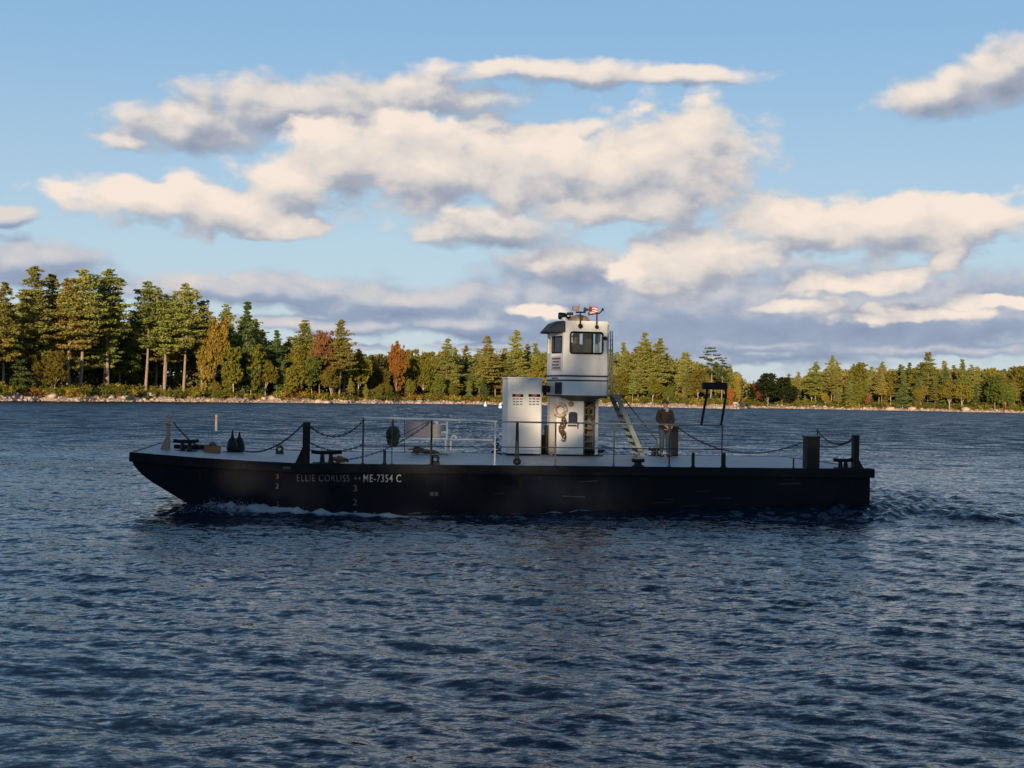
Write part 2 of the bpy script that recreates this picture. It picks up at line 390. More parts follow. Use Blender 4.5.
faces = np.stack([i0, i1, i1+NA, i0+NA], -1).reshape(-1, 4)
wm = bpy.data.materials.new('lake_water'); wm.use_nodes = True; G = NG(wm.node_tree); b = G.N['Principled BSDF']
t = G.n('ShaderNodeTexCoord'); geo = G.n('ShaderNodeNewGeometry')
pos = geo.outputs['Position']
n3 = G.noise(G.v('MULTIPLY', pos, (0.7, 1.4, 1.0)), 0.05, 4, 0.55)          # gust patches
gust = G.m('ADD', 0.7, G.m('MULTIPLY', G.sm(n3.outputs['Fac'], 0.35, 0.65), 0.6))
dist = G.v('LENGTH', G.v('SUBTRACT', pos, (0, 0, EYE)))
def slope(vec, scale, det, rough, amp):
    n = G.noise(vec, scale, det, rough); s_ = G.v('SUBTRACT', n.outputs['Color'], (0.5, 0.5, 0.5))
    a_ = G.n('ShaderNodeCombineXYZ'); G.put(a_.inputs[0], G.m('MULTIPLY', amp, 0.8)); G.put(a_.inputs[1], amp)
    return G.v('MULTIPLY', s_, a_.outputs[0])
farw = G.sm(dist, 30.0, 130.0)
s1 = slope(G.v('MULTIPLY', pos, (0.75, 1.45, 1.0)), 6.5, 5, 0.66, G.m('MULTIPLY', gust, 1.45))
s2_ = slope(G.v('MULTIPLY', pos, (0.55, 1.15, 1.0)), 0.75, 4, 0.6, G.m('MULTIPLY', G.m('ADD', 0.1, farw), 1.1))
lean = G.n('ShaderNodeCombineXYZ'); G.put(lean.inputs[1], G.m('SUBTRACT', -0.055, G.m('MULTIPLY', farw, 0.25)))     # added tilt of the normals towards the viewer, mirroring higher and bluer sky
nn = G.v('NORMALIZE', G.v('ADD', G.v('ADD', geo.outputs['Normal'], lean.outputs[0]), G.v('ADD', s1, s2_)))
G.L.new(nn, b.inputs['Normal'])
at = G.n('ShaderNodeAttribute', attribute_name='foam')
fn = G.noise(G.v('MULTIPLY', pos, (0.8, 1.0, 1.6)), 4.6, 9, 0.78, 0.3)
ff = G.sm(G.m('ADD', at.outputs['Fac'], G.m('MULTIPLY', G.m('SUBTRACT', fn.outputs['Fac'], 0.5), 1.9)), 0.52, 1.05)
ff = G.m('MULTIPLY', ff, G.sm(at.outputs['Fac'], 0.03, 0.25))
G.L.new(G.mix(ff, (0.006, 0.013, 0.024, 1), (0.27, 0.30, 0.33, 1)), b.inputs['Base Color'])
G.L.new(G.m('ADD', 0.07, G.m('MULTIPLY', ff, 0.6)), b.inputs['Roughness'])
b.inputs['IOR'].default_value = 1.333; b.inputs['Specular IOR Level'].default_value = 0.5
# disc centre is closed by a fan of quads' inner ring
me = arrays_mesh('lake', co, faces, [wm], smooth=True)
at_ = me.attributes.new('foam', 'FLOAT', 'POINT'); at_.data.foreach_set('value', FO.astype(np.float32))
lake = link('lake', me); tag(lake, 'dark blue choppy lake water all around the barge', 'water', kind='structure')

# lake bed and land: one terrain sheet with the far shore, continued behind the viewer
az_l = np.concatenate([np.linspace(-1.2, _waz[-1], 900)])
dd = np.array([-14,-5,-3.5,-2.5,-1.5,-0.8,0,0.8,1.6,2.5,3.5,5,7,9,12,16,22,30,45,70,110,200,400,1500], float)
AZ, DD = np.meshgrid(az_l, dd)
RRr = shoreR(AZ)+DD; H = land_h(AZ, DD) + rng.normal(0, 0.10, AZ.shape)*np.clip(DD, 0, 1)
H[0] = -3
co = np.stack([np.sin(AZ)*RRr, np.cos(AZ)*RRr, H], -1).reshape(-1, 3)
n = len(az_l); i = (np.arange(len(dd)-1)[:, None]*n + np.arange(n-1)[None, :])
faces = np.stack([i, i+1, i+1+n, i+n], -1).reshape(-1, 4)
gm = bpy.data.materials.new('shore_ground'); gm.use_nodes = True; G = NG(gm.node_tree); b = G.N['Principled BSDF']
geo = G.n('ShaderNodeNewGeometry'); sp = G.n('ShaderNodeSeparateXYZ'); G.L.new(geo.outputs['Position'], sp.inputs[0])
n1 = G.noise(geo.outputs['Position'], 0.5, 6, 0.65); n2 = G.noise(geo.outputs['Position'], 2.2, 4, 0.6)
veg = G.ramp(n1.outputs['Fac'], [(0.3, (0.07,0.055,0.02)), (0.5, (0.13,0.10,0.04)), (0.6, (0.16,0.08,0.03)), (0.75, (0.10,0.12,0.03))])
sand = G.ramp(n2.outputs['Fac'], [(0.3, (0.22,0.15,0.11)), (0.6, (0.42,0.31,0.24)), (0.8, (0.50,0.40,0.33))])
hf = G.sm(G.m('ADD', sp.outputs[2], G.m('MULTIPLY', n1.outputs['Fac'], 1.2)), 1.5, 2.7)
G.L.new(G.mix(hf, sand, veg), b.inputs['Base Color']); b.inputs['Roughness'].default_value = 0.9
terr = link('far_shore', arrays_mesh('far_shore', co, faces, [gm], smooth=True)); tag(terr, 'low sandy bank of the wooded far shore', 'ground', kind='structure')
# bank behind the viewer that carries the trees shading the barge
mbk = MB()
vs = []
nx, ny = 40, 12
gx = np.linspace(-190, 120, nx); gy = np.linspace(-30, -190, ny)
GX, GY = np.meshgrid(gx, gy); GZ = -1.0 + 3.0*(1-np.exp(-(-30-GY)/12)) + 0.3*np.sin(GX*0.2)
i = (np.arange(ny-1)[:, None]*nx + np.arange(nx-1)[None, :]); faces = np.stack([i, i+nx, i+1+nx, i+1], -1).reshape(-1, 4)
ns = link('near_shore', arrays_mesh('near_shore', np.stack([GX, GY, GZ], -1).reshape(-1, 3), faces, [gm], smooth=True)); tag(ns, 'wooded bank behind the viewpoint', 'ground', kind='structure')
mbk.bm.free()

# flecks of spray thrown up beside the bow
rgs = np.random.default_rng(77); vs, fs = [], []
tet = np.array([[1,1,1],[1,-1,-1],[-1,1,-1],[-1,-1,1]], float); tf = np.array([[0,1,2],[0,3,1],[0,2,3],[1,3,2]])
for k in range(1500):
    u_ = 1.2+abs(rgs.normal(0, 2.0)); v_ = -0.05-abs(rgs.normal(0, 0.35)); h_ = 0.06+abs(rgs.normal(0, 0.10))*math.exp(-((u_-2.6)/2.2)**2)+0.1*math.exp(-(u_-2.5)**2)
    s_ = rgs.uniform(0.002, 0.008); p = L2W(u_, v_, h_); vs.append(tet*s_*rgs.uniform(0.5, 1.3, (1, 3))+np.array(p)); fs.append(tf+4*k)
spm = bpy.data.materials.new('spray_water'); spm.use_nodes = True; spm.node_tree.nodes['Principled BSDF'].inputs['Base Color'].default_value = (0.45, 0.48, 0.52, 1)
tag(link('bow_spray', arrays_mesh('bow_spray', np.vstack(vs), np.vstack(fs), [spm])), 'fine spray thrown up beside the barge bow', 'spray', kind='stuff')
# ------------------------------------------------------------------ trees
def foliage_mat(name, cols, trans=0.25):
    m_ = bpy.data.materials.new(name); m_.use_nodes = True; G = NG(m_.node_tree); G.N.clear()
    t = G.n('ShaderNodeTexCoord'); oi = G.n('ShaderNodeObjectInfo')
    n1 = G.noise(t.outputs['Object'], 0.55, 4, 0.7); n2 = G.noise(t.outputs['Object'], 5.0, 2, 0.6)
    f = G.m('ADD', G.m('MULTIPLY', n1.outputs['Fac'], 0.65), G.m('MULTIPLY', n2.outputs['Fac'], 0.35))
    c = G.ramp(f, [(0.34, cols[0]), (0.5, cols[1]), (0.64, cols[2])])
    hs = G.n('ShaderNodeHueSaturation')
    G.L.new(G.m('ADD', 0.482, G.m('MULTIPLY', oi.outputs['Random'], 0.036)), hs.inputs['Hue'])
    G.L.new(G.m('ADD', 0.78, G.m('MULTIPLY', G.m('FRACT', G.m('MULTIPLY', oi.outputs['Random'], 17.3)), 0.5)), hs.inputs['Value'])
    G.L.new(c, hs.inputs['Color'])
    d = G.n('ShaderNodeBsdfDiffuse'); tr = G.n('ShaderNodeBsdfTranslucent'); mx = G.n('ShaderNodeMixShader'); mx.inputs[0].default_value = trans
    G.L.new(hs.outputs[0], d.inputs[0]); G.L.new(hs.outputs[0], tr.inputs[0]); G.L.new(d.outputs[0], mx.inputs[1]); G.L.new(tr.outputs[0], mx.inputs[2])
    o = G.n('ShaderNodeOutputMaterial'); G.L.new(mx.outputs[0], o.inputs[0]); return m_
FM = dict(
 pine=foliage_mat('pine_needles', [(0.109,0.136,0.038), (0.232,0.252,0.066), (0.384,0.342,0.098)]),
 olive=foliage_mat('olive_pine_needles', [(0.136,0.130,0.034), (0.260,0.226,0.059), (0.396,0.302,0.084)]),
 spruce=foliage_mat('spruce_needles', [(0.053,0.090,0.033), (0.114,0.156,0.057), (0.200,0.224,0.075)]),
 cove_shade=foliage_mat('cove_shade_leaves', [(0.012,0.018,0.009), (0.022,0.030,0.013), (0.036,0.042,0.018)], 0.1),  # shade of the cove put into the leaf colour
 gold=foliage_mat('golden_leaves', [(0.171,0.140,0.026), (0.289,0.227,0.041), (0.385,0.293,0.058)], 0.35),
 lime=foliage_mat('yellow_green_leaves', [(0.105,0.105,0.022), (0.197,0.178,0.035), (0.296,0.234,0.049)], 0.35),
 orange=foliage_mat('orange_leaves', [(0.209,0.084,0.021), (0.334,0.146,0.037), (0.418,0.198,0.052)], 0.35),
 red=foliage_mat('red_leaves', [(0.173,0.068,0.043), (0.271,0.105,0.061), (0.345,0.161,0.074)], 0.3),
 green=foliage_mat('green_leaves', [(0.062,0.097,0.023), (0.132,0.167,0.035), (0.229,0.229,0.052)], 0.3),
)
bark = mat('grey_brown_bark', (0.27,0.20,0.155), 0.9, var=0.4, nscale=1.2, bump=0.5, bscale=6)
birch_bark = mat('pale_bark', (0.45,0.38,0.30), 0.9, var=0.35, nscale=1.5)
def leaf_quads(c, n, rad, size, rg, flat=0.5, aspect=0.45, upb=0.3):
    """n small leaf-spray faces scattered in a flattened clump around c"""
    p = rg.normal(0, 0.5, (n, 3)); p /= np.maximum(1, np.linalg.norm(p, axis=1, keepdims=True)/1.0)
    p = p*np.array([rad, rad, rad*flat]) + np.asarray(c)
    d = rg.normal(0, 1, (n, 3)); d[:, 2] = d[:, 2]*0.6+upb; d /= np.linalg.norm(d, axis=1, keepdims=True)
    e = np.cross(d, rg.normal(0, 1, (n, 3))); e /= np.linalg.norm(e, axis=1, keepdims=True)
    s = size*rg.uniform(0.6, 1.4, (n, 1)); a = d*s; b = e*s*aspect
    return np.stack([p-a*0.5-b*0.3, p-a*0.1+b*0.55, p+a*0.6+b*0.1, p+a*0.05-b*0.5], 1)
def stick(p0, p1, r0, r1, n=5):
    p0 = np.asarray(p0, float); p1 = np.asarray(p1, float); t = p1-p0; t = t/np.linalg.norm(t)
    a = np.cross(t, [0.31, 0.2, 0.9]); a /= np.linalg.norm(a); b = np.cross(t, a)
    an = np.arange(n)*2*math.pi/n; ring = np.cos(an)[:, None]*a + np.sin(an)[:, None]*b
    v = np.vstack([p0+ring*r0, p1+ring*r1]); f = [[k, (k+1) % n, n+(k+1) % n, n+k] for k in range(n)]
    return v, f
class Wood:
    def __init__(s): s.v = []; s.f = []; s.n = 0
    def add(s, p0, p1, r0, r1, n=5):
        v, f = stick(p0, p1, r0, r1, n); s.v.append(v); s.f += [[i+s.n for i in q] for q in f]; s.n += len(v)
    def path(s, pts, r0, r1, n=7):
        m = len(pts)
        for i in range(m-1): s.add(pts[i], pts[i+1], r0+(r1-r0)*i/(m-1), r0+(r1-r0)*(i+1)/(m-1), n)
    def mesh(s, name, mt): return arrays_mesh(name, np.vstack(s.v), s.f, [mt], smooth=True)
def crown_mesh(name, quads, mt):
    q = np.concatenate(quads); n = len(q)
    return arrays_mesh(name, q.reshape(-1, 3), np.arange(n*4).reshape(n, 4), [mt])
def pine(seed, Hh, base, spread, mt, style='full', dens=1.0):
    rg = np.random.default_rng(seed); w = Wood(); q = []
    lean = rg.normal(0, 0.012, 2)
    def trunk(h): return np.array([lean[0]*h+0.15*math.sin(h*0.25+seed), lean[1]*h+0.15*math.cos(h*0.21+seed), h])
    w.path([trunk(h)-np.array([0, 0, 0.6 if h == 0 else 0]) for h in np.linspace(0, Hh*0.98, 12)], 0.012*Hh+0.03, 0.03)
    h = base*Hh
    gaps = rg.uniform(0, 1, 40)
    while h < Hh*0.99:
        t = (h/Hh-base)/(1-base)
        if style == 'full': prof = (1-t)**0.8*min(1.0, 0.6+t*2.2)+0.02
        elif style == 'flat': prof = 0.50+0.55*math.sin(min(1, t*1.15)*math.pi)
        elif style == 'spruce': prof = (1-t)**0.85
        else: prof = (1-t)**0.7*min(1, 0.45+t*1.8)+0.02
        prof *= 0.6+0.7*gaps[int(t*18) % 40]
        nb = int(rg.integers(4, 7)) if style != 'flat' else int(rg.integers(2, 4))
        a0 = rg.uniform(0, 6.28)
        for k in range(nb):
            if rg.uniform() < 0.10: continue
            a = a0+k*6.283/nb+rg.normal(0, 0.35); Ln = max(0.28, spread*prof*rg.uniform(0.6, 1.2))
            rise = {'full': 0.05+0.75*t*t, 'flat': 0.06, 'spruce': -0.25+0.6*t, 'loose': 0.12+0.5*t}[style] + rg.normal(0, 0.08)
            d = np.array([math.cos(a), math.sin(a), rise]); p0 = trunk(h+rg.uniform(-0.2, 0.2)); p1 = p0+d*Ln*np.array([1, 1, 1])
            w.add(p0, p0+d*Ln*0.9, 0.03+0.012*Ln, 0.012, 3)
            ncl = max(2, int(Ln*1.6*dens))
            for j in range(ncl):
                f = (0.28 if style != 'flat' else 0.45)+(0.78 if style != 'flat' else 0.6)*(j+rg.uniform(0, 1))/ncl
                c = p0+d*Ln*f; c = c+rg.normal(0, 0.18, 3)*np.array([1, 1, 0.5])*(1+Ln*0.15); c[2] += 0.12
                q.append(leaf_quads(c, int(rg.integers(18, 30)*(1.0 if style != 'flat' else 1.2)), min(rg.uniform(0.7, 1.15), 0.2+0.32*Ln), 0.50, rg, 0.34 if style != 'spruce' else 0.45))
        h += rg.uniform(0.42, 0.85)*(1 if style != 'flat' else 1.9)
    for k in range(int(6*base*2)):
        hh = rg.uniform(base*0.45, base)*Hh; a = rg.uniform(0, 6.28); L = rg.uniform(0.6, 2.0)
        w.add(trunk(hh), trunk(hh)+np.array([math.cos(a)*L, math.sin(a)*L, rg.uniform(-0.2, 0.3)]), 0.04, 0.015, 3)
    q.append(leaf_quads(trunk(Hh*0.985), 14, 0.2, 0.35, rg, 2.2))
    return w.mesh('trunk', bark), crown_mesh('crown', q, mt), Hh
def broad(seed, Hh, base, wid, mt, bk=None):
    rg = np.random.default_rng(seed); w = Wood(); q = []
    fork = base*Hh+0.15*Hh
    w.path([np.array([0.1*math.sin(i), 0.1*math.cos(i*1.3), h-(0.5 if i == 0 else 0)]) for i, h in enumerate(np.linspace(0, fork, 5))], 0.018*Hh, 0.011*Hh)
    lobes = []
    for k in range(rg.integers(5, 8)):
        a = rg.uniform(0, 6.28); rr_ = wid*rg.uniform(0.15, 0.62); z = Hh*rg.uniform(base+0.22, 0.9)
        lobes.append((np.array([math.cos(a)*rr_, math.sin(a)*rr_, z]), rg.uniform(0.28, 0.5)*wid))
    lobes.append((np.array([0, 0, Hh-0.3*wid]), 0.36*wid)); lobes.append((np.array([0, 0, Hh*(0.5+base/2)]), 0.5*wid))
    for c, r in lobes:
        w.path([np.array([0, 0, fork*rg.uniform(0.7, 1)]), c*0.5+np.array([0, 0, fork*0.5])+rg.normal(0, 0.2, 3), c], 0.008*Hh, 0.02, 4)
        ncl = int(18+r*14)
        for j in range(ncl):
            d = rg.normal(0, 1, 3); d /= np.linalg.norm(d); rad = r*rg.uniform(0.45, 1.08)
            cc = c+d*rad*np.array([1, 1, 1.05])
            if cc[2] > Hh*1.02 or cc[2] < base*Hh*0.8: continue
            q.append(leaf_quads(cc, int(rg.integers(18, 34)), rg.uniform(0.4, 0.8), 0.42, rg, 0.7, 0.8, 0.0))
    return w.mesh('trunk', bk or bark), crown_mesh('crown', q, mt), Hh
PR = {}
PR['pine'] = [pine(11+i, 24, [0.24,0.32,0.2,0.36,0.26,0.3][i], [5.2,4.7,5.6,4.8,5.3,4.4][i], FM[['pine','olive','pine','olive','olive','pine'][i]], 'full') for i in range(6)]
PR['tall'] = [pine(31+i, 27, [0.30,0.36,0.26][i], [5.0,4.6,5.3][i], FM['pine'], 'loose') for i in range(3)]
PR['bare'] = [pine(41+i, 25, [0.42,0.46,0.40][i], [4.6,4.2,4.9][i], FM[['pine','olive','pine'][i]], 'loose') for i in range(3)]
PR['spruce'] = [pine(51+i, 20, 0.07, [3.7,3.2,4.0][i], FM[['spruce','pine','spruce'][i]], 'spruce', 1.25) for i in range(3)]
PR['flat'] = [pine(71, 20, 0.5, 5.0, FM['spruce'], 'flat')]
PR['dark'] = [broad(81, 15, 0.02, 8.5, FM['cove_shade']), broad(82, 14, 0.02, 8, FM['cove_shade'])]
PR['green'] = [broad(91+i, 14, 0.12, 6.5, FM[['green','lime','green'][i]]) for i in range(3)]
PR['lime'] = [broad(101+i, 12, 0.10, 5.5, FM['lime'], birch_bark) for i in range(2)]
PR['gold'] = [broad(111+i, 12, 0.10, 5.2, FM['gold'], birch_bark) for i in range(2)]
PR['orange'] = [broad(121+i, 12, 0.10, 5.2, FM['orange']) for i in range(2)]
PR['red'] = [broad(131+i, 14, 0.22, 6.2, FM['red']) for i in range(2)]
NAME = dict(pine='pine_tree', tall='pine_tree', bare='pine_tree', spruce='spruce_tree', flat='pine_tree', dark='broadleaf_tree', green='broadleaf_tree', lime='birch_tree', gold='birch_tree', orange='maple_tree', red='maple_tree')
CAT = dict(pine='pine tree', tall='pine tree', bare='pine tree', spruce='spruce tree', flat='pine tree', dark='tree', green='tree', lime='birch tree', gold='birch tree', orange='maple tree', red='maple tree')
ADJ = dict(pine='olive-green pine', tall='slender dark pine', spruce='dark pointed spruce', flat='sparse flat-branched pine', dark='low dark shaded tree', green='rounded green tree',
  lime='yellow-green birch', gold='golden birch', orange='orange maple', red='rusty red maple')
trg = random.Random(5); cnt = {}
def put_tree(kind, loc, Hh, label, group=None, wscale=None, variant=None):
    pr = PR[kind]; i = trg.randrange(len(pr)) if variant is None else variant
    tm, cm, H0 = pr[i]
    e = empty(NAME[kind], loc, trg.uniform(0, 6.28)); s = Hh/H0; w_ = s*(wscale or (trg.uniform(1.05, 1.35) if CAT[kind] in ('pine tree', 'spruce tree') else trg.uniform(0.7, 0.95))); e.scale = (w_, w_, s)
    tag(e, label, CAT[kind], group)
    link('trunk', tm, e); link('crown', cm, e); return e
def top_to_h(px, py, d):
    """height a tree needs at distance d behind the waterline for its top to reach photo height py"""
    b_ = land_point(px, d); r = math.hypot(b_.x, b_.y); dr = ray(px, py)
    return EYE + dr.z/math.hypot(dr.x, dr.y)*r - b_.z
SECS = [(-5,'left of the view'),(60,'near the left edge'),(128,'on the left headland'),(180,'behind the bare pine trunks'),(235,'left of the beacon'),(285,'right of the beacon'),(332,'beside the red maple'),(400,'right of the lone pine'),
    (450,'in the low middle wood'),(498,'left of the locker'),(548,'behind the locker'),(610,'behind the wheelhouse'),(660,'above the stair'),(705,'right of the standing person'),(746,'on the point by the cove'),
    (820,'right of the cove'),(880,'above the square bitt'),(940,'inland of the tan boulder'),(1030,'near the right edge'),(3000,'right of the view')]
def section(px):
    for lim, nm in SECS:
        if px < lim: return nm
hero = [  # x, top y, distance behind the water, kind, label
 (2,284,12,'pine','broad olive pine cut by the left edge of the view'),
 (31,266,14,'tall','pointed dark pine, first sharp top from the left edge'),
 (52,276,18,'pine','rounded pine just right of the leftmost pointed top'),
 (80,271,12,'bare','slim tall pine with a tufted top, left one of the close pair above the headland'),
 (106,271,12,'bare','broad-topped tall pine, right one of the close pair above the headland'),
 (68,279,12,'pine','yellow-tinged pine showing between the tall headland pines'),
 (146,283,9,'bare','airy pine with gaps, first of the stand right of the skyline notch'),
 (165,296,7,'bare','middle pine of the stand with bare grey trunks'),
 (184,285,8,'bare','widest pine of the stand with bare trunks at the waterside'),
 (201,300,9,'bare','stooping pine at the right end of the bare-trunked stand'),
 (214,318,7,'gold','gold and orange tree beside the bare-trunked pines'),
 (226,305,16,'pine','dark pine just left of the steep dense one above the beacon'),
 (247,303,9,'spruce','dense tall dark conifer to the ground, right of the golden tree'),
 (275,331,14,'spruce','small spruce right of the dense tall conifer'),
 (304,320,16,'tall','conical pine with a pale tip left of the red maple'),
 (319,332,9,'red','rusty red maple left of the tall lone pine'),
 (339,320,6,'pine','tall lone pine with a thick pale trunk near the water'),
 (396,343,12,'orange','orange-brown tree in the low wood left of the white locker'),
 (445,338,14,'pine','leaning-topped pine above the low wood left of the white locker'),
 (486,337,12,'pine','pine just left of the white locker'), (516,330,14,'tall','pine with a pointed top directly above the white locker'),
 (534,343,12,'spruce','dark conifer between locker and wheelhouse'),
 (622,342,14,'spruce','dark conifer just right of the wheelhouse'), (643,332,14,'pine','tall pine with a rounded top right of the wheelhouse'),
 (659,338,12,'pine','broad pine on the skyline above the standing person'), (683,352,12,'tall','thin pine left of the sparse flat-branched pine'),
 (711,348,9,'flat','sparse pine with flat dark layers of branches'), (722,358,14,'flat','lower sparse pine leaning beside the flat-layered one'),
 (738,375,6,'gold','golden tree at the tip of the point left of the dark cove'), (730,388,3,'orange','small orange-red maple at the tip of the point'),
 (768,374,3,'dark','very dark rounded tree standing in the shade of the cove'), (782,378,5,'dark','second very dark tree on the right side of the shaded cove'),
 (757,384,6,'red','dull red maple at the left of the shaded cove'),
 (815,362,10,'pine','round-topped pine right of the dark cove tree'), (831,355,12,'tall','tallest pine of the right shore near the cove'),
 (868,394,2,'red','small reddish birch at the waterside right of the cove'), (928,352,14,'tall','pointed tall pine rising over the right shore'), (962,359,14,'spruce','dark spruce top near the right edge'),
]
for (px, py, d, k, lb) in hero:
    wsc = {'flat': 1.15, 'dark': 1.25, 'gold': 0.5, 'orange': 0.55, 'red': 0.6}.get(k, None)
    put_tree(k, land_point(px, d), top_to_h(px, py, d), lb, None, wsc)
env_x = [-160,0,45,60,125,150,185,213,226,250,275,305,340,365,420,470,520,560,600,645,690,730,745,770,800,830,880,925,1024,1180]
env_y = [282,292,284,280,303,294,296,318,312,312,337,328,334,347,348,346,342,342,345,342,354,362,380,378,372,362,362,361,364,360]
env = lambda x: float(np.interp(x, env_x, env_y))
fills = []; jobs = []
def row(x0, x1, step, d0, d1, t0, t1, kinds):
    x = x0
    while x < x1:
        px = x+trg.uniform(-0.4, 0.4)*step; d = trg.uniform(d0, d1); py = env(px)+trg.uniform(t0, t1)
        fills.append((px, py, d, trg.choice(kinds))); x += step*(1 if 0 < x < 1024 else 1.6)
row(-130, 250, 13.5, 26, 48, 1, 13, ['pine','pine','tall','pine','pine'])
row(250, 740, 12, 24, 44, 0, 9, ['pine','pine','pine','tall','lime','pine','pine'])
row(752, 1150, 12, 22, 40, -1, 7, ['pine','pine','spruce','pine','lime'])
row(-120, 215, 17, 12, 24, 12, 45, ['pine','pine','green','pine'])
row(250, 740, 13.5, 9, 20, 8, 24, ['pine','spruce','pine','lime','lime','pine','pine','pine'])
row(752, 1140, 14, 9, 20, 4, 15, ['pine','pine','spruce','pine','lime','pine'])
row(232, 745, 16, 4, 9, 26, 42, ['spruce','lime','lime','gold','pine','green','pine','pine','lime'])
row(795, 1130, 13, 3, 8, 12, 30, ['green','lime','gold','spruce','lime','pine','pine','spruce'])
row(-110, 222, 23, 9, 15, 28, 62, ['pine','spruce','pine','pine'])
row(-60, 232, 26, 5, 10, 62, 90, ['lime','green','gold','green'])
for (px, py, d, k) in fills:
    Hh = top_to_h(px, py, d)
    if Hh < 3 or (72 < px < 205 and d < 15.5 and py > env(px)+20): continue
    if Hh > 13.5 and k in ('green','lime','gold','orange'): k = 'pine'
    sec = section(px); row_ = 'by the water' if d < 10 else ('mid-wood' if d < 22 else 'on the skyline')
    jobs.append((px, d, k, Hh, row_, sec))
from collections import defaultdict
by = defaultdict(list)
for jb in jobs: by[(jb[2], jb[4], jb[5])].append(jb)
ORD = {6: ['leftmost', 'second from left', 'third from left', 'third from right', 'second from right', 'rightmost'], 7: ['leftmost', 'second from left', 'third from left', 'middle', 'third from right', 'second from right', 'rightmost'], 2: ['left', 'right'], 3: ['leftmost', 'middle', 'rightmost'], 4: ['leftmost', 'second from left', 'third from left', 'rightmost'], 5: ['leftmost', 'second from left', 'middle', 'second from right', 'rightmost']}
for (k, row_, sec), L_ in by.items():
    L_.sort(); n_ = len(L_); base_ = f'{ADJ[k]} {row_} {sec}'
    for i_, (px, d, k, Hh, _, _) in enumerate(L_):
        lab = base_ if n_ == 1 else (f'{ORD[n_][i_]} {base_}' if n_ in ORD else base_)
        put_tree(k, land_point(px, d), Hh, lab, None if n_ == 1 else f'{ADJ[k]} trees {row_} {sec}')
# trees on the bank behind the viewer: they shade the barge from the low sun
perp = Vector((sdir.y, -sdir.x, 0)).normalized(); s2 = Vector((sdir.x, sdir.y, 0)).normalized()
SH = [(-27,92,21,'spruce'),(-22,104,23,'spruce'),(-18,90,21.5,'spruce'),(-13.5,100,23,'spruce'),(-9.5,88,22,'spruce'),(-6.8,97,23.5,'pine'),(-4.5,94,18,'spruce'),(-1.5,90,23,'flat'),(1.8,99,22.5,'flat'),(4.8,93,18,'spruce'),(8,91,22.5,'pine'),(11,100,23.5,'spruce'),(15,90,22,'spruce'),(19,99,23.5,'spruce'),(23,92,22,'spruce'),(28,102,23.5,'spruce'),(33,94,22,'spruce')]
trg.seed(6)
for i_, (off, t_, Hh, kd_) in enumerate(SH):
    p = Vector((1.2, 41, 0)) + s2*t_ + perp*off; p.z = 1.5
    o_ = put_tree(kd_, p, Hh, 'tree number', 'trees behind the viewpoint', 1.1 if kd_ != 'spruce' else 1.35)
    o_['label'] = f'dark shade tree on the bank behind the viewpoint, {["first","second","third","fourth","fifth","sixth","seventh","eighth","ninth","tenth","eleventh","twelfth","thirteenth","fourteenth","fifteenth","sixteenth","seventeenth"][i_]} from the right'
# ---- the closed wood farther inland, seen as one dark mass between the trunks
rg = np.random.default_rng(5); q = []; q2 = []
for _ in range(9500):
    px = rg.uniform(-170, 1190); d = rg.uniform(30, 62); p = land_point(px, d); Ht = top_to_h(px, env(px)+4, d)
    c = np.array(p); c[2] += Ht*(0.84 if px > 250 else 0.74)*rg.uniform(0.0, 1.0)**1.1
    (q if rg.uniform() < 0.5 else q2).append(leaf_quads(c, 34, rg.uniform(1.2, 2.2), 0.75, rg, 0.7, 0.7))
tag(link('inland_wood', crown_mesh('inland_wood', q, FM['spruce'])), 'dark green closed wood seen between the shore trees', 'wood', kind='stuff')
tag(link('inland_wood', crown_mesh('inland_wood', q2, FM['olive'])), 'olive closed wood seen between the shore trees', 'wood', kind='stuff')
# ---- undergrowth along the bank and rocks at the waterline
rg = np.random.default_rng(99)
def scatter_bushes(name, mt, n, x0, x1, seed, label, d0=3.2, d1=12):
    rg = np.random.default_rng(seed); q = []
    for _ in range(n):
        px = rg.uniform(x0, x1); d = d0+(d1-d0)*rg.beta(1.3, 1.6); p = land_point(px, d); s = rg.uniform(0.5, 1.5)*(1.3 if rg.uniform() < 0.2 else 1)
        for k in range(int(5*s+2)):
            c = np.array(p)+rg.normal(0, 0.5, 3)*np.array([s*1.1, s, 0.0]); c[2] += abs(rg.normal(0.45, 0.35))*s
            q.append(leaf_quads(c, 22, 0.5*s, 0.28, rg, 0.8, 0.8, 0.0))
    return crown_mesh(name, q, mt)
for nm, mk, n, x0, x1, sd_, lb in (('undergrowth', 'lime', 420, -80, 1100, 1, 'yellow-green undergrowth on the far bank'), ('undergrowth', 'orange', 90, -80, 1100, 2, 'orange and rust undergrowth on the far bank'),
        ('undergrowth', 'green', 330, -80, 1100, 3, 'green undergrowth on the far bank'), ('undergrowth', 'gold', 130, -80, 1100, 4, 'golden undergrowth on the far bank')):
    tag(link(nm, scatter_bushes(nm, FM[mk], n, x0, x1, sd_, lb)), lb, 'undergrowth', kind='stuff')
rock_m = mat('pale_shore_rock', (0.40,0.315,0.26), 0.85, var=0.35, nscale=0.4, bump=0.4, bscale=3, dirt=(0.22,0.16,0.13), dirt_amt=0.6)
bm = bmesh.new(); bmesh.ops.create_icosphere(bm, subdivisions=1, radius=1.0); iv = np.array([v.co[:] for v in bm.verts]); if_ = np.array([[v.index for v in f.verts] for f in bm.faces]); bm.free()
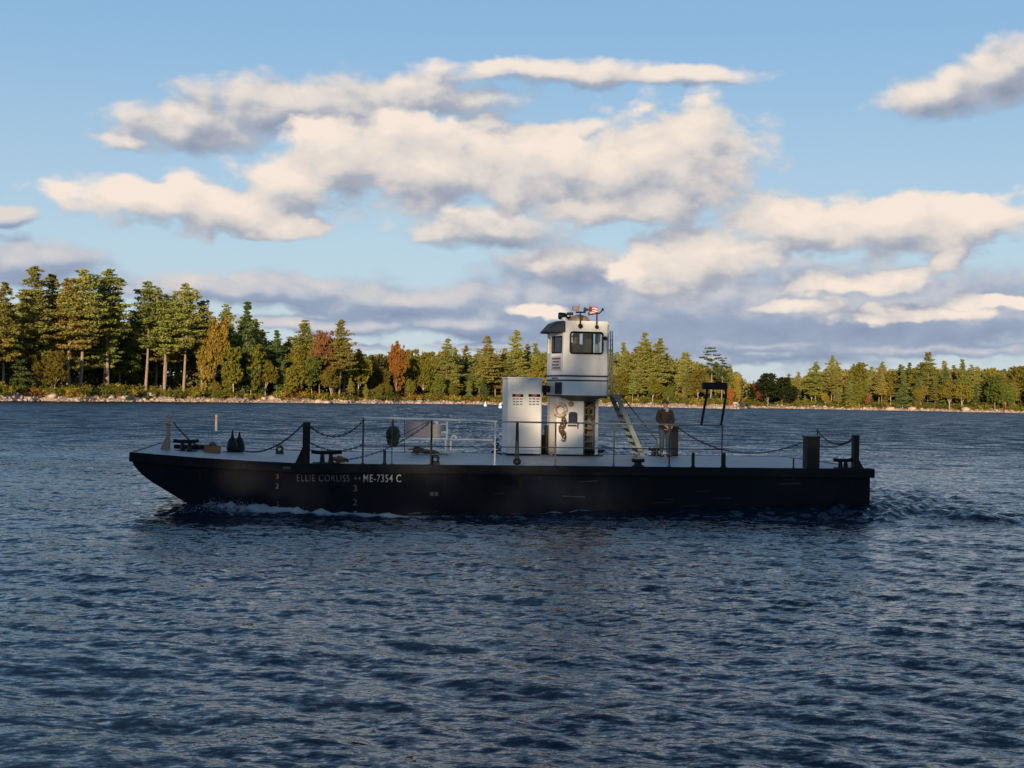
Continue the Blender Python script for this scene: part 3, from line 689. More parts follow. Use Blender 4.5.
def rock(c, s, rg):
    v = iv*(1+rg.normal(0, 0.16, (len(iv), 1)))*np.array([s*rg.uniform(0.8, 1.5), s*rg.uniform(0.8, 1.3), s*rg.uniform(0.45, 0.8)])
    a = rg.uniform(0, 6.28); c_, s_ = math.cos(a), math.sin(a); v = v @ np.array([[c_, -s_, 0], [s_, c_, 0], [0, 0, 1]])
    return v+np.asarray(c)
vs, fs, n = [], [], 0
for _ in range(7000):
    px = rg.uniform(-150, 1200); d = rg.normal(0.8, 1.3) if rg.uniform() < 0.75 else rg.uniform(0, 8); p = land_point(px, d)
    s = min(0.75, rg.lognormal(-1.8, 0.5)); v = rock((p.x, p.y, max(p.z, -0.1)+s*0.15), s, rg); vs.append(v); fs.append(if_+n); n += len(v)
tag(link('shore_rocks', arrays_mesh('shore_rocks', np.vstack(vs), np.vstack(fs), [rock_m])), 'pale stones heaped along the far waterline', 'rocks', kind='stuff')
for (px, d, s, lb) in ((318,-0.6,1.0,'flat white boulder awash left of the tall lone pine'), (327,-0.4,0.8,'smaller flat white boulder right beside the first below the lone pine'), (110,3.5,1.0,'pinkish boulder on the bank below the left pine stand'),
        (52,2.5,0.9,'grey boulder on the bank at the far left'), (150,5,1.1,'tan boulder among the bushes under the bare pine trunks'), (272,3,1.0,'pale boulder on the bank left of the lone pine'), (418,-0.3,0.8,'low pink boulder at the waterline left of the white locker'),
        (890,1.0,1.3,'broad tan boulder at the right-hand waterline'), (966,1.4,1.5,'long sandy ledge near the right edge'), (912,2,1.1,'sandy boulder between the two right-hand ledges')):
    p = land_point(px, d); v = rock((0,0,0), s, rg); me = arrays_mesh('boulder', v, if_, [rock_m]); o = link('boulder', me); o.location = (p.x, p.y, max(0, p.z)+s*0.25)
    tag(o, lb, 'boulder')
# ------------------------------------------------------------------ the barge
barge = empty('barge', ORG, TH)
tag(barge, 'long low navy-black work barge with a white wheelhouse tower crossing the lake', 'barge')
us = np.linspace(0, 4.6, 9)
bot = [S(135,467,0), S(141,474,0), S(150,481,0), S(163,489,0), S(178,498,0)]
prof = [(u, sheer(u)-0.03) for u in us] + [(LEN, DECK-0.03), (LEN, -0.55), (4.4, -0.55)]
sl = (bot[-1][1]-bot[-2][1])/(bot[-1][0]-bot[-2][0])
prof += [(bot[-1][0]+(bot[-1][1]+0.45)/(-sl)*1.0, -0.45)] + bot[::-1] + [(0.0, sheer(0)-0.30)]
mb = MB(); mb.prism(prof, 0.0, BEAM, axis='y'); hull = mb.build('hull', M['hull'], barge, bevel=0.03)
# deck sheet with the bow sheer, slightly inside the edge
mb = MB(); pts = [(u, sheer(u)) for u in us] + [(LEN, DECK)]
for (a, b_) in zip(pts, pts[1:]):
    mb.hexa([(a[0],0.02,a[1]-0.05),(b_[0],0.02,b_[1]-0.05),(b_[0],BEAM-0.02,b_[1]-0.05),(a[0],BEAM-0.02,a[1]-0.05),(a[0],0.02,a[1]),(b_[0],0.02,b_[1]),(b_[0],BEAM-0.02,b_[1]),(a[0],BEAM-0.02,a[1])])
mb.build('deck', M['deck'], barge)
mb = MB()   # rub rail along both sides and the ends
for v0 in (-0.05, BEAM+0.05):
    for (a, b_) in zip(pts, pts[1:]):
        y0, y1 = v0-0.06, v0+0.06
        mb.hexa([(a[0],y0,a[1]-0.23),(b_[0],y0,b_[1]-0.23),(b_[0],y1,b_[1]-0.23),(a[0],y1,a[1]-0.23),(a[0],y0,a[1]+0.012),(b_[0],y0,b_[1]+0.012),(b_[0],y1,b_[1]+0.012),(a[0],y1,a[1]+0.012)])
mb.bb((-0.07,-0.11,sheer(0)-0.23),(0.02,BEAM+0.11,sheer(0)+0.014)); mb.bb((LEN-0.02,-0.11,DECK-0.23),(LEN+0.08,BEAM+0.11,DECK+0.014))
mb.build('rub_rail', M['rub'], barge, bevel=0.012)
# welded plate seams on the near side
mb = MB()
for u in np.arange(3.2, LEN, 2.45): mb.bb((u-0.012,-0.006,0.0),(u+0.012,0.0,DECK-0.26))
mb.bb((2.6,-0.005,0.60),(LEN,0.0,0.615)); mb.build('weld_seam', M['hull'], hull)
rgw = random.Random(12)
rst = mat('dull_rust_stain', (0.026,0.016,0.012), 0.8, var=0.5, nscale=6, spec=0.1)
for _ in range(30):
    mb = MB()
    u = rgw.uniform(1.5, LEN-0.3); h_ = rgw.uniform(0.08, 0.5)*(1 if rgw.random() < .8 else 1.7); w_ = rgw.uniform(0.008, 0.03); zt0 = DECK-0.235
    mb.prism([(u-w_, zt0), (u+w_, zt0), (u+w_*0.3, zt0-h_), (u-w_*0.2, zt0-h_*0.96)], -0.003, -0.0005, axis='y'); mb.build('rust_streak', rst, hull)
scm = mat('scraped_paint', (0.04,0.042,0.045), 0.7, var=0.5, nscale=8)
for _ in range(9):
    mb = MB()
    u = rgw.uniform(2.5, LEN-1); w_ = rgw.uniform(0.15, 0.7); z = rgw.uniform(0.25, 0.95); a = rgw.uniform(-0.03, 0.03)
    mb.prism([(u, z), (u+w_, z+a), (u+w_, z+a+0.014), (u, z+0.010)], -0.003, -0.0005, axis='y'); mb.build('scrape_mark', scm, hull)
def text_part(txt, px0, px1, py0, py1, v, m_, parent, name='lettering', bold=0.0, spacing=1.0, depth=0.004):
    cu = bpy.data.curves.new('t', 'FONT'); cu.body = txt; cu.size = 1.0; cu.extrude = 0.0; cu.offset = bold; cu.space_character = spacing
    ob = bpy.data.objects.new('t', cu); col.objects.link(ob); dg = bpy.context.evaluated_depsgraph_get(); me = bpy.data.meshes.new_from_object(ob.evaluated_get(dg))
    bpy.data.objects.remove(ob); xs = [p.co.x for p in me.vertices]; ys = [p.co.y for p in me.vertices]
    u0, z1 = S(px0, py0, v); u1, z0 = S(px1, py1, v)
    z1 = S((px0+px1)/2, py0, v)[1]; z0 = S((px0+px1)/2, py1, v)[1]
    for p in me.vertices:
        x = (p.co.x-min(xs))/(max(xs)-min(xs)); y = (p.co.y-min(ys))/(max(ys)-min(ys))
        p.co = (u0+x*(u1-u0), v, z0+y*(z1-z0))
    bm = bmesh.new(); bm.from_mesh(me); r_ = bmesh.ops.extrude_face_region(bm, geom=bm.faces[:])
    for e in r_['geom']:
        if isinstance(e, bmesh.types.BMVert): e.co.y -= depth
    bmesh.ops.recalc_face_normals(bm, faces=bm.faces); bm.to_mesh(me); bm.free(); me.materials.clear(); me.materials.append(m_); me.name = name
    return link(name, me, parent)
o = text_part('ELLIE CORLISS', 297, 349.5, 474.6, 481.6, -0.002, M['letter'], hull, spacing=1.15, bold=0.004); tag(o, 'faded ELLIE CORLISS lettering')
o = text_part('++', 354, 361, 476.6, 480.0, -0.002, M['letter'], hull, bold=0.0)
o = text_part('ME-7354 C', 363.5, 401, 474.4, 482.2, -0.002, M['letterw'], hull, bold=0.008, spacing=1.12); tag(o, 'white ME-7354 C registration')
for tx, py in (('3', 485.2), ('2', 499.0), ('1', 511.0)): text_part(tx, 353.3, 357, py, py+6.4, -0.002, M['letter'], hull, name='draft_mark', bold=0.01)
for tx, py in (('3', 474.0), ('2', 483.5)): text_part(tx, 275.6, 278.8, py, py+5.0, -0.002, M['rust'] if py < 480 else M['letter'], hull, name='draft_mark', bold=0.01)
u, z = S(434, 494, 0); mb = MB(); mb.bb((u-0.10,-0.012,z-0.05),(u-0.01,0.0,z+0.05)); mb.bb((u+0.02,-0.012,z-0.05),(u+0.10,0.0,z+0.05)); mb.build('hull_fitting', M['grey'], hull)
u0, z = S(283, 467.5, 0); u1, _ = S(291, 467.5, 0); mb = MB(); mb.bb((u0,-0.118,z-0.03),(u1,-0.108,z+0.03)); mb.build('rail_scuff', M['grey'], hull)

EDGE = 0.10
# --- corner posts, mid posts
u, v = Dk(168, 449.8); z0 = sheer(u); zt = Sz(168, 416, v)
mb = MB(); mb.lathe((u, v, z0), [(0.062,0),(0.062,zt-z0),(0.04,zt-z0+0.03)], 12); mb.prism([(u-0.22,z0),(u-0.06,z0),(u-0.06,z0+0.35)], v-0.02, v+0.02, axis='y')
post = mb.build('bow_post', M['tan'], barge, smooth=True)
mb = MB()
for k in range(3): mb.tube([(u+0.11*math.cos(a), v+0.11*math.sin(a), zt-0.10-0.05*k+0.01*math.sin(a*2)) for a in np.linspace(0, 6.28, 17)[:-1]], 0.028, 6, True)
mb.tube([(u,v,zt),(u+0.01,v,Sz(168,410,v))], 0.014, 5); mb.build('rope_lashing', M['ropew'], post)
bowp = (u, v, zt)
def hex_post(px, base_py, top_py, w_px, vv=None, gus=0, name='deck_post', m_='black', round_=True, cap=True):
    if vv is None: u, v = Dk(px, base_py)
    else: v = vv; u = Su(px, v, base_py)
    if v < 0.08: v = 0.08; u = Su(px, v, base_py)
    z0 = sheer(u); zt = Sz(px, top_py, v); w = w_px/2/ (FPX/ (35.8+v+0.13*u))
    mb = MB()
    if round_: mb.lathe((u, v, z0), [(w*1.5,0),(w*1.5,0.03),(w,0.03),(w,zt-z0-0.02),(w*0.7,zt-z0)], 12)
    else:
        mb.bb((u-w,v-w,z0),(u+w,v+w,zt))
        if cap: mb.bb((u-w*1.15,v-w*1.1,zt),(u+w*1.1,v+w*1.1,zt+0.04))
    if gus: mb.prism([(u-0.28,z0),(u-w*0.9,z0),(u-w*0.9,z0+0.44)], v-0.03, v+0.03, axis='y')
    mb.build(name, M[m_], barge, smooth=round_); return (u, v, zt)
p304 = hex_post(306, 462.5, 422, 7.4, 0.25, gus=1, name='mooring_post', round_=False, cap=False)
p385 = hex_post(384.5, 464.5, 450, 3.0, 0.10, name='short_post')
p811 = hex_post(811, 467, 437.5, 13, 0.35, name='square_bitt', round_=False)
p855 = hex_post(855, 466, 435, 6, 0.25, name='mooring_post', round_=False, cap=False, gus=0)
mb = MB(); mb.prism([(p855[0]+0.07,DECK),(p855[0]+0.25,DECK),(p855[0]+0.07,DECK+0.3)], p855[1]-0.03, p855[1]+0.03, axis='y'); mb.build('gusset', M['black'], barge)
p693 = hex_post(693, 466, 452.5, 3.4, 0.10, name='short_post'); p724 = hex_post(724, 466, 452.8, 3.4, 0.10, name='short_post'); hex_post(793.5, 467, 457.5, 1.6, 0.10, name='short_post')
pdk = hex_post(674.2, 456, 427.5, 6.2, Dk(674,456)[1], name='winch_post', round_=False, cap=True)
# --- twin cone vents on the far side of the bow
for px, tp in ((232.2, 430), (239.2, 431.5)):
    u, v = Dk(px, 452); z0 = sheer(u); h = Sz(px, tp, v)-z0
    mb = MB(); mb.lathe((u, v, z0), [(0.12,0),(0.165,0.08),(0.15,0.24),(0.11,0.36),(0.045,0.43),(0.02,h)], 12); mb.build('cone_bollard', M['black'], barge, smooth=True)
# --- horn cleats
def cleat(px, py, wpx, hz=0.26, vv=None):
    if vv is None: u, v = Dk(px, py)
    else: v = vv; u = Su(px, v, py)
    z0 = sheer(u); w = wpx/(FPX/(35.8+v))/2; mb = MB()
    mb.bb((u-w*0.9,v-0.10,z0),(u+w*0.9,v+0.10,z0+0.03)); mb.lathe((u-w*0.28, v, z0+0.03), [(0.07,0),(0.05,hz-0.06)], 8); mb.lathe((u+w*0.28, v, z0+0.03), [(0.07,0),(0.05,hz-0.06)], 8)
    mb.tube([(u-w, v, z0+hz+0.02), (u-w*0.5, v, z0+hz), (u+w*0.5, v, z0+hz), (u+w, v, z0+hz+0.02)], 0.05, 8); return mb.build('cleat', M['black'], barge, smooth=True)
cleat(186, 451.2, 25, 0.27); cleat(326.5, 462.8, 31, 0.28, 0.30); cleat(638, 465, 13, 0.15, 0.30); cleat(843, 466.5, 21, 0.22, 0.30); cleat(655, 455.8, 14, 0.2); cleat(594,456,20,0.14)
u, v = Dk(190, 449.5); mb = MB(); mb.bb((u-0.45,v,sheer(u)),(u+0.5,v+0.3,sheer(u)+0.13)); mb.build('low_plate', M['rub'], barge)
# chocks: dark rings standing on the edge
for px, py in ((279.7, 449.8), (435.2, 461.0)):
    v = 0.3 if px > 300 else Dk(px, 454)[1]; u = Su(px, v, py); z0 = sheer(u); rr_ = 0.085
    mb = MB(); mb.tube([(u+rr_*math.cos(a), v, z0+rr_+0.05+rr_*math.sin(a)) for a in np.linspace(0, 6.28, 17)[:-1]], 0.04, 7, True); mb.bb((u-0.12,v-0.05,z0),(u+0.12,v+0.05,z0+0.06)); mb.build('towing_eye', M['black'], barge, smooth=True)
# --- railing: near side
mb = MB(); NV = 0.10
rt = [(Su(px,NV,py), NV, Sz(px,py,NV)) for px, py in ((364,418.2),(392,418.4),(440,419.6),(497,421.6))]
mb.tube(rt, 0.030, 8); mb.build('top_rail', M['whitem'], barge, smooth=True)
rt2 = [(Su(px,NV,py), NV, Sz(px,py,NV)) for px, py in ((497,421.6),(560,422.8),(615,423.6),(669,424.6),(722,425.2))]
mb = MB(); mb.tube(rt2, 0.021, 8); mb.build('top_rail', M['green'], barge, smooth=True)
rm = [(Su(px,NV,py), NV, Sz(px,py,NV)) for px, py in ((363,446),(430,446.3),(497,447),(600,448),(722,449.5))]
mb = MB(); mb.tube(rm, 0.015, 6); mb.build('mid_rail', M['grey'], barge, smooth=True)
for px, tp, r_, m_ in ((363,418,0.026,'grey'),(392,418.3,0.016,'grey'),(431.3,419.4,0.028,'black'),(495,421.4,0.024,'whitem'),(555.5,422.6,0.022,'grey'),(614,423.6,0.018,'grey'),(669.5,424.6,0.026,'grey'),(722,425.2,0.020,'grey')):
    u = Su(px, NV, 445); mb = MB(); mb.tube([(u,NV,DECK),(u,NV,Sz(px,tp,NV))], r_, 8); mb.lathe((u,NV,DECK),[(r_*2.2,0),(r_*2.2,0.025),(r_,0.03)],8); mb.build('rail_post', M[m_], barge, smooth=True)
# doubled post with turnbuckle in front of the locker
for dp in (-1.2, 1.6):
    u = Su(517+dp*0.3, NV); ub = Su(517+dp, NV); mb = MB(); mb.tube([(ub,NV,DECK+0.12),(u,NV,Sz(517,422,NV))], 0.024, 8); mb.build('gate_post', M['black'], barge, smooth=True)
u = Su(517.5, NV); mb = MB(); mb.lathe((u,NV,DECK+0.02),[(0.06,0),(0.11,0.05),(0.11,0.12),(0.05,0.18)],10); mb.build('gate_foot', M['black'], barge, smooth=True)
# --- far side boarding gangway with a pale canvas panel, steps and hooped grab pipe
FV = BEAM-0.15
f = lambda px, py: (Su(px,FV,py), FV, Sz(px,py,FV))
mb = MB(); mb.hexa([f(405,437)[:1]+(FV-0.015,)+f(405,437)[2:], f(431,438)[:1]+(FV-0.015,)+f(431,438)[2:], f(431,438)[:1]+(FV+0.015,)+f(431,438)[2:], f(405,437)[:1]+(FV+0.015,)+f(405,437)[2:],
   f(406,421)[:1]+(FV-0.015,)+f(406,421)[2:], f(431,423)[:1]+(FV-0.015,)+f(431,423)[2:], f(431,423)[:1]+(FV+0.015,)+f(431,423)[2:], f(406,421)[:1]+(FV+0.015,)+f(406,421)[2:]])
pan = mb.build('canvas_panel', mat('pale_mauve_canvas', (0.36,0.32,0.36), 0.85, var=0.2, nscale=2), barge)
mb = MB(); mb.tube([f(403,438.3), f(447,439.2), f(493,439.8)], 0.022, 6); mb.tube([f(430,421.5), f(430,439)], 0.018, 6); mb.build('lower_rail', M['whitem'], barge, smooth=True)
mb = MB(); mb.tube([f(404.5,420), f(404.5,452)], 0.012, 6); mb.build('far_rail_post', M['grey'], barge, smooth=True)
mb = MB(); mb.tube([f(447.3,420.5), f(446.5,452)], 0.030, 8); mb.tube([f(441.3,424.5), f(439.5,438)], 0.022, 8)
for py in (424.5, 432, 439): mb.tube([f(441,py), f(447.3,py)], 0.024, 6)
mb.build('boarding_ladder', M['whitem'], barge, smooth=True)
mb = MB(); mb.tube([f(450.8,451), f(450.9,441), f(451.6,437.4), f(453.5,435.7), f(455.6,436.6), f(456.4,438.6)], 0.036, 8); mb.build('hooped_vent_pipe', M['whitem'], barge, smooth=True)
# --- chains
def chain(name, a, b, sag, m_='black', r_=0.017, top=False):
    a, b = Vector(a), Vector(b); n = max(14, int((b-a).length/0.07)); mb = MB()
    for i in range(n):
        t0, t1 = i/n, (i+1)/n
        P_ = lambda t: a.lerp(b, t)-Vector((0,0,sag*4*t*(1-t)))
        p, q = P_(t0-0.15/n), P_(t1+0.15/n); d = (q-p).normalized(); s_ = d.cross(Vector((0,0,1))).normalized()
        if i % 2: s_ = d.cross(s_)
        c = (p+q)/2; L = (q-p).length/2
        mb.tube([c+d*L*math.cos(x)*1.0+s_*0.020*math.sin(x) for x in np.linspace(0, 6.283, 9)[:-1]], r_*0.62, 4, True)
    return mb.build(name, M[m_], barge)
def at(px, py, v): return (Su(px,v,py), v, Sz(px,py,v))
c235 = at(236, 448.5, 4.0)
t304 = at(303.5, 424, 0.25)
chain('chain', (bowp[0]+0.08,bowp[1],bowp[2]-0.1), c235, 0.42); chain('chain', c235, t304, 0.34)
chain('chain', at(308,424.5,0.22), at(363,421,NV), 0.36); chain('chain', at(308,441.5,0.22), at(363,444.5,NV), 0.20)
chain('chain', at(343,460,0.2), at(431,421.5,NV), 0.20, r_=0.013)
mb = MB(); mb.tube([at(431,420,NV), at(398,437,NV+0.2)], 0.013, 5); mb.build('slack_line', M['grey'], barge)
chain('chain', (pdk[0]+0.1,pdk[1],pdk[2]), at(806,441,0.5), 0.55, r_=0.014)
a817 = at(817, 430, 4.5); chain('chain', a817, at(855,437,0.25), 0.30, 'ropeg'); chain('chain', at(820,446,2.5), at(855,439,0.25), 0.10, 'ropeg', 0.013)
mb = MB(); u, v = Dk(817, 459.5); mb.lathe((u,v,DECK),[(0.03,0),(0.022,Sz(817,429,v)-DECK)],8); mb.build('thin_post', M['grey'], barge, smooth=True)
# --- big white locker
LV = 6.0
u0 = Su(508, LV); u1 = Su(541.6, LV); zt = Sz(524, 378.2, LV)
us_ = [(u0, LV), (u1, LV), (u1, LV+1.36), (u0-0.0, LV+1.36)]
mb = MB(); mb.prism([(u0-0.02,LV+0.06),(u0+0.05,LV),(u1-0.04,LV),(u1,LV+0.05),(u1,LV+1.36),(u0-0.02,LV+1.36)], DECK+0.06, zt-0.02); loc = mb.build('locker', M['white'], barge, bevel=0.012)
mb = MB(); mb.prism([(u0-0.05,LV-0.02),(u1+0.03,LV-0.03),(u1+0.03,LV+1.385),(u0-0.05,LV+1.385)], zt-0.02, zt+0.03); mb.build('locker_lid', M['white'], loc, bevel=0.008)
mb = MB(); mb.prism([(u0,LV+0.05),(u1-0.02,LV+0.05),(u1-0.02,LV+1.33),(u0,LV+1.33)], DECK, DECK+0.06); mb.build('locker_plinth', M['under'], loc)
for a, b_, c_ in ((512.3, 523.4, 'a'), (528.4, 540.2, 'b')):
    # warning placard: dark and red header over grey printed lines (the words cannot be read in the photograph)
    v = LV-0.004; p0 = at(a, 396.2, v); p1 = at(b_, 396.2, v); zt_, zb_ = Sz(a, 394.0, v), Sz(a, 405.8, v); hz = Sz(a, 396.9, v); w = p1[0]-p0[0]
    mb = MB(); mb.bb((p0[0],LV-0.004,zb_),(p1[0],LV,zt_)); sg = mb.build('warning_sign', M['whitem'], loc)
    mb = MB(); mb.bb((p0[0]+w*0.28,LV-0.007,hz),(p0[0]+w*0.72,LV-0.004,zt_)); mb.build('sign_header', M['red'], sg)
    mb = MB(); mb.bb((p0[0],LV-0.007,hz),(p0[0]+w*0.28,LV-0.004,zt_)); mb.bb((p0[0]+w*0.72,LV-0.007,hz),(p1[0],LV-0.004,zt_)); mb.build('sign_header', M['rub'], sg)
    mb = MB()
    for r_ in range(3):
        z = hz-(hz-zb_)*(0.22+0.3*r_)
        for s0, s1 in ((0.06,0.26),(0.34,0.6),(0.68,0.93)): mb.bb((p0[0]+w*s0,LV-0.007,z-0.016),(p0[0]+w*s1,LV-0.004,z+0.016))
    mb.build('printed_lines', M['grey'], sg)
# --- engine box and fuel gear between locker and tower
u, v = Dk(545.5, 454.6); mb = MB(); mb.bb((u-0.13,v,DECK),(u+0.17,v+0.3,DECK+0.62)); mb.bb((u-0.02,v,DECK+0.62),(u+0.15,v+0.22,DECK+0.92)); mb.tube([(u-0.1,v-0.02,DECK+0.5),(u-0.18,v-0.02,DECK+0.2),(u+0.05,v-0.02,DECK+0.05)],0.025,6); mb.build('pump_unit', M['black'], barge, bevel=0.02)
u, v = Dk(503.5, 455.2); mb = MB(); mb.tube([(u-0.25+0.16*math.cos(a)*(1-0.02*i), v-0.2+0.12*math.sin(a), DECK+0.03+0.012*i) for i, a in enumerate(np.linspace(0, 18.8, 40))], 0.025, 6); mb.tube([(u,v-0.2,DECK+0.05),(u+0.5,v-0.15,DECK+0.03),(u+1.0,v-0.1,DECK+0.04)],0.02,6); mb.build('hose_coil', M['black'], barge)

# --- wheelhouse tower
def wall(mb, A, B, z0, z1, ops, th=0.05, inward=1):
    A, B = Vector(A), Vector(B); L = (B-A).length; d = (B-A)/L; n = Vector((-d.y, d.x))*inward*th
    ss = sorted({0.0, L, *[o[0] for o in ops], *[o[1] for o in ops]}); zs = sorted({z0, z1, *[o[2] for o in ops], *[o[3] for o in ops]})
    for s0, s1 in zip(ss, ss[1:]):
        for a, b_ in zip(zs, zs[1:]):
            sm_, zm = (s0+s1)/2, (a+b_)/2
            if any(o[0] < sm_ < o[1] and o[2] < zm < o[3] for o in ops): continue
            p, q = A+d*s0, A+d*s1
            mb.hexa([(p.x,p.y,a),(q.x,q.y,a),(q.x+n.x,q.y+n.y,a),(p.x+n.x,p.y+n.y,a),(p.x,p.y,b_),(q.x,q.y,b_),(q.x+n.x,q.y+n.y,b_),(p.x+n.x,p.y+n.y,b_)])
def frame(mb, A, B, op, w=0.035, proud=0.02, rad=0.07):
    """rounded window gasket on wall A-B around opening op"""
    A, B = Vector(A), Vector(B); d = (B-A).normalized(); n = Vector((d.y, -d.x))*proud*0.5
    s0, s1, a, b_ = op; pts = []
    for cx, cz, st in ((s1-rad, a+rad, -90), (s1-rad, b_-rad, 0), (s0+rad, b_-rad, 90), (s0+rad, a+rad, 180)):
        for k in range(5):
            an = R(st+k*22.5); s_ = cx+rad*math.cos(an); z = cz+rad*math.sin(an); p = A+d*s_+n; pts.append((p.x, p.y, z))
    mb.tube(pts, w, 6, True)
CV = 5.65
zb, ztop = Sz(590, 395.5, CV), Sz(590, 324.0, CV)
P1 = (Su(608.6, CV, 360), CV); P2 = (Su(563.0, CV, 360), CV); P3 = (Su(550.8, 6.55, 360), 6.55); P4 = (P3[0], 7.3); P5 = (P1[0], 7.3)
pos_on = lambda px, py, v: at(px, py, v)
wz = (Sz(586, 353.4, CV), Sz(586, 332.4, CV))
wh = MB()
# near wall from P2 to P1
L12 = P1[0]-P2[0]
so = (Su(570.4, CV, 343)-P2[0], Su(602.6, CV, 343)-P2[0], wz[0], wz[1])
wall(wh, P2, P1, zb, ztop, [so])
# chamfered front wall P3 -> P2
Lf = (Vector(P2)-Vector(P3)).length
fz = (Sz(557, 352.6, 6.0), Sz(557, 336.5, 6.0)); fo = (Lf*0.12, Lf*0.90, fz[0], fz[1])
wall(wh, P3, P2, zb-0.0, ztop, [fo])
Lp = P4[1]-P3[1]; po = (0.15, Lp-0.12, fz[0], fz[1]); wall(wh, P4, P3, zb, ztop, [(0.12, Lp-0.15, fz[0], fz[1])])
L54 = P5[0]-P4[0]; wo_ = [(0.12, 0.62, wz[0]-0.03, wz[1]+0.03), (0.72, L54-0.12, wz[0]-0.03, wz[1]+0.03)]; wall(wh, P5, P4, zb, ztop, wo_)
L15 = P5[1]-P1[1]; wall(wh, P1, P5, zb, ztop, [(0.85, 1.35, wz[0], wz[1])])
house = wh.build('wheelhouse', M['white'], barge)
poly = [P2, P1, P5, P4, P3]
mb = MB(); mb.prism(poly, ztop, ztop+0.045); mb.prism([( (p[0]-P3[0])*0.96+P3[0]+0.03, (p[1]-CV)*0.94+CV+0.04) for p in poly], ztop+0.045, ztop+0.09); mb.build('roof', M['white'], house, bevel=0.01)
mb = MB(); mb.prism([(p[0]*0.999+0.002, p[1]) for p in poly], zb-0.04, zb-0.002); mb.build('floor', M['under'], house)
zl = Sz(580, 399.6, CV+0.4)
mb = MB(); mb.hexa([(P2[0]+0.35,6.05,zb-0.17),(P1[0]-0.5,6.05,zb-0.17),(P1[0]-0.5,7.2,zb-0.17),(P2[0]+0.1,7.2,zb-0.17),(P2[0]+0.05,CV+0.02,zb-0.04),(P1[0]-0.02,CV+0.02,zb-0.04),(P1[0]-0.02,7.28,zb-0.04),(P3[0]+0.05,7.28,zb-0.04)]); mb.build('sloped_underside', M['under'], house)
mb = MB(); frame(mb, P2, P1, so, 0.03); mb.build('window_gasket', M['black'], house, smooth=True)
mb = MB(); p, q = P2[0]+so[0], P2[0]+so[1]
mb.hexa([(p,CV+0.02,so[2]),(q,CV+0.02,so[2]),(q,CV+0.026,so[2]),(p,CV+0.026,so[2]),(p,CV+0.02,so[3]),(q,CV+0.02,so[3]),(q,CV+0.026,so[3]),(p,CV+0.026,so[3])]); mb.build('window', M['glass'], house)
um = Su(592.5, CV, 343); mb = MB(); mb.bb((um-0.025,CV-0.012,so[2]),(um+0.025,CV+0.018,so[3])); mb.build('window_bar', M['black'], house)
mb = MB(); frame(mb, P3, P2, fo, 0.022, rad=0.04); mb.build('window_gasket', M['black'], house, smooth=True)
d = (Vector(P2)-Vector(P3)).normalized(); n_ = Vector((-d.y, d.x))*0.02; A = Vector(P3)+d*fo[0]+n_; B = Vector(P3)+d*fo[1]+n_; n2_ = n_*0.3
mb = MB(); mb.hexa([(A.x,A.y,fo[2]),(B.x,B.y,fo[2]),(B.x+n2_.x,B.y+n2_.y,fo[2]),(A.x+n2_.x,A.y+n2_.y,fo[2]),(A.x,A.y,fo[3]),(B.x,B.y,fo[3]),(B.x+n2_.x,B.y+n2_.y,fo[3]),(A.x+n2_.x,A.y+n2_.y,fo[3])]); mb.build('window', M['glass'], house)
# inside: dark console, wheel post and seat back
mb = MB(); mb.bb((P3[0]+0.12,6.2,zb),(P3[0]+0.5,7.1,zb+0.95)); mb.build('console', M['interior'], house, bevel=0.02)
ui = Su(588.5, 6.6, 343); mb = MB(); mb.bb((ui-0.10,6.55,zb),(ui+0.12,7.1,wz[1]+0.05)); mb.build('inner_locker', M['interior'], house)
# two dark stripes right round the visible faces
def band(py0, py1, mm, name):
    mb = MB(); e = 0.006
    za, zb2 = Sz(586, py1, CV), Sz(586, py0, CV)
    mb.bb((P2[0],CV-e,za),(P1[0]+e,CV,zb2))
    d = (Vector(P2)-Vector(P3)).normalized(); n = Vector((d.y, -d.x))*e; A, B = Vector(P3), Vector(P2)
    mb.hexa([(A.x+n.x,A.y+n.y,za),(B.x+n.x,B.y+n.y,za),(B.x,B.y,za),(A.x,A.y,za),(A.x+n.x,A.y+n.y,zb2),(B.x+n.x,B.y+n.y,zb2),(B.x,B.y,zb2),(A.x,A.y,zb2)])
    mb.bb((P3[0]-e,P3[1],za),(P3[0],P4[1],zb2)); mb.bb((P1[0],CV,za),(P1[0]+e,P5[1],zb2)); mb.build(name, mm, house)
band(375.3, 377.0, M['dark'], 'dark_stripe'); band(379.9, 381.3, M['dark'], 'dark_stripe')
# name board under the front window, and the small window hatch below it
def front_plate(s0, s1, za, zb2, e, mm, name, par):
    d = (Vector(P2)-Vector(P3)).normalized(); n = Vector((d.y, -d.x))*e; A, B = Vector(P3)+d*s0*Lf, Vector(P3)+d*s1*Lf
    mb = MB(); mb.hexa([(A.x+n.x,A.y+n.y,za),(B.x+n.x,B.y+n.y,za),(B.x,B.y,za),(A.x,A.y,za),(A.x+n.x,A.y+n.y,zb2),(B.x+n.x,B.y+n.y,zb2),(B.x,B.y,zb2),(A.x,A.y,zb2)]); return mb.build(name, mm, par)
nb = front_plate(0.06, 0.88, Sz(557,370.5,6), Sz(557,356.3,6), 0.012, mat('mauve_white_board', (0.50,0.44,0.46), 0.6, var=0.1), 'notice_board', house)
for k in range(4): z = Sz(557, 358.6+3.1*k, 6); front_plate(0.14+0.05*(k % 2), 0.8-0.06*(k % 3), z-0.022, z+0.022, 0.016, M['grey'], 'printed_line', nb)
front_plate(0.12, 0.62, Sz(557,378.9,6), Sz(557,377.4,6), 0.010, M['grey'], 'printed_line', nb)
front_plate(0.42, 0.95, Sz(559,394,6), Sz(559,382.2,6), 0.02, M['dark'], 'dark_hatch', house)
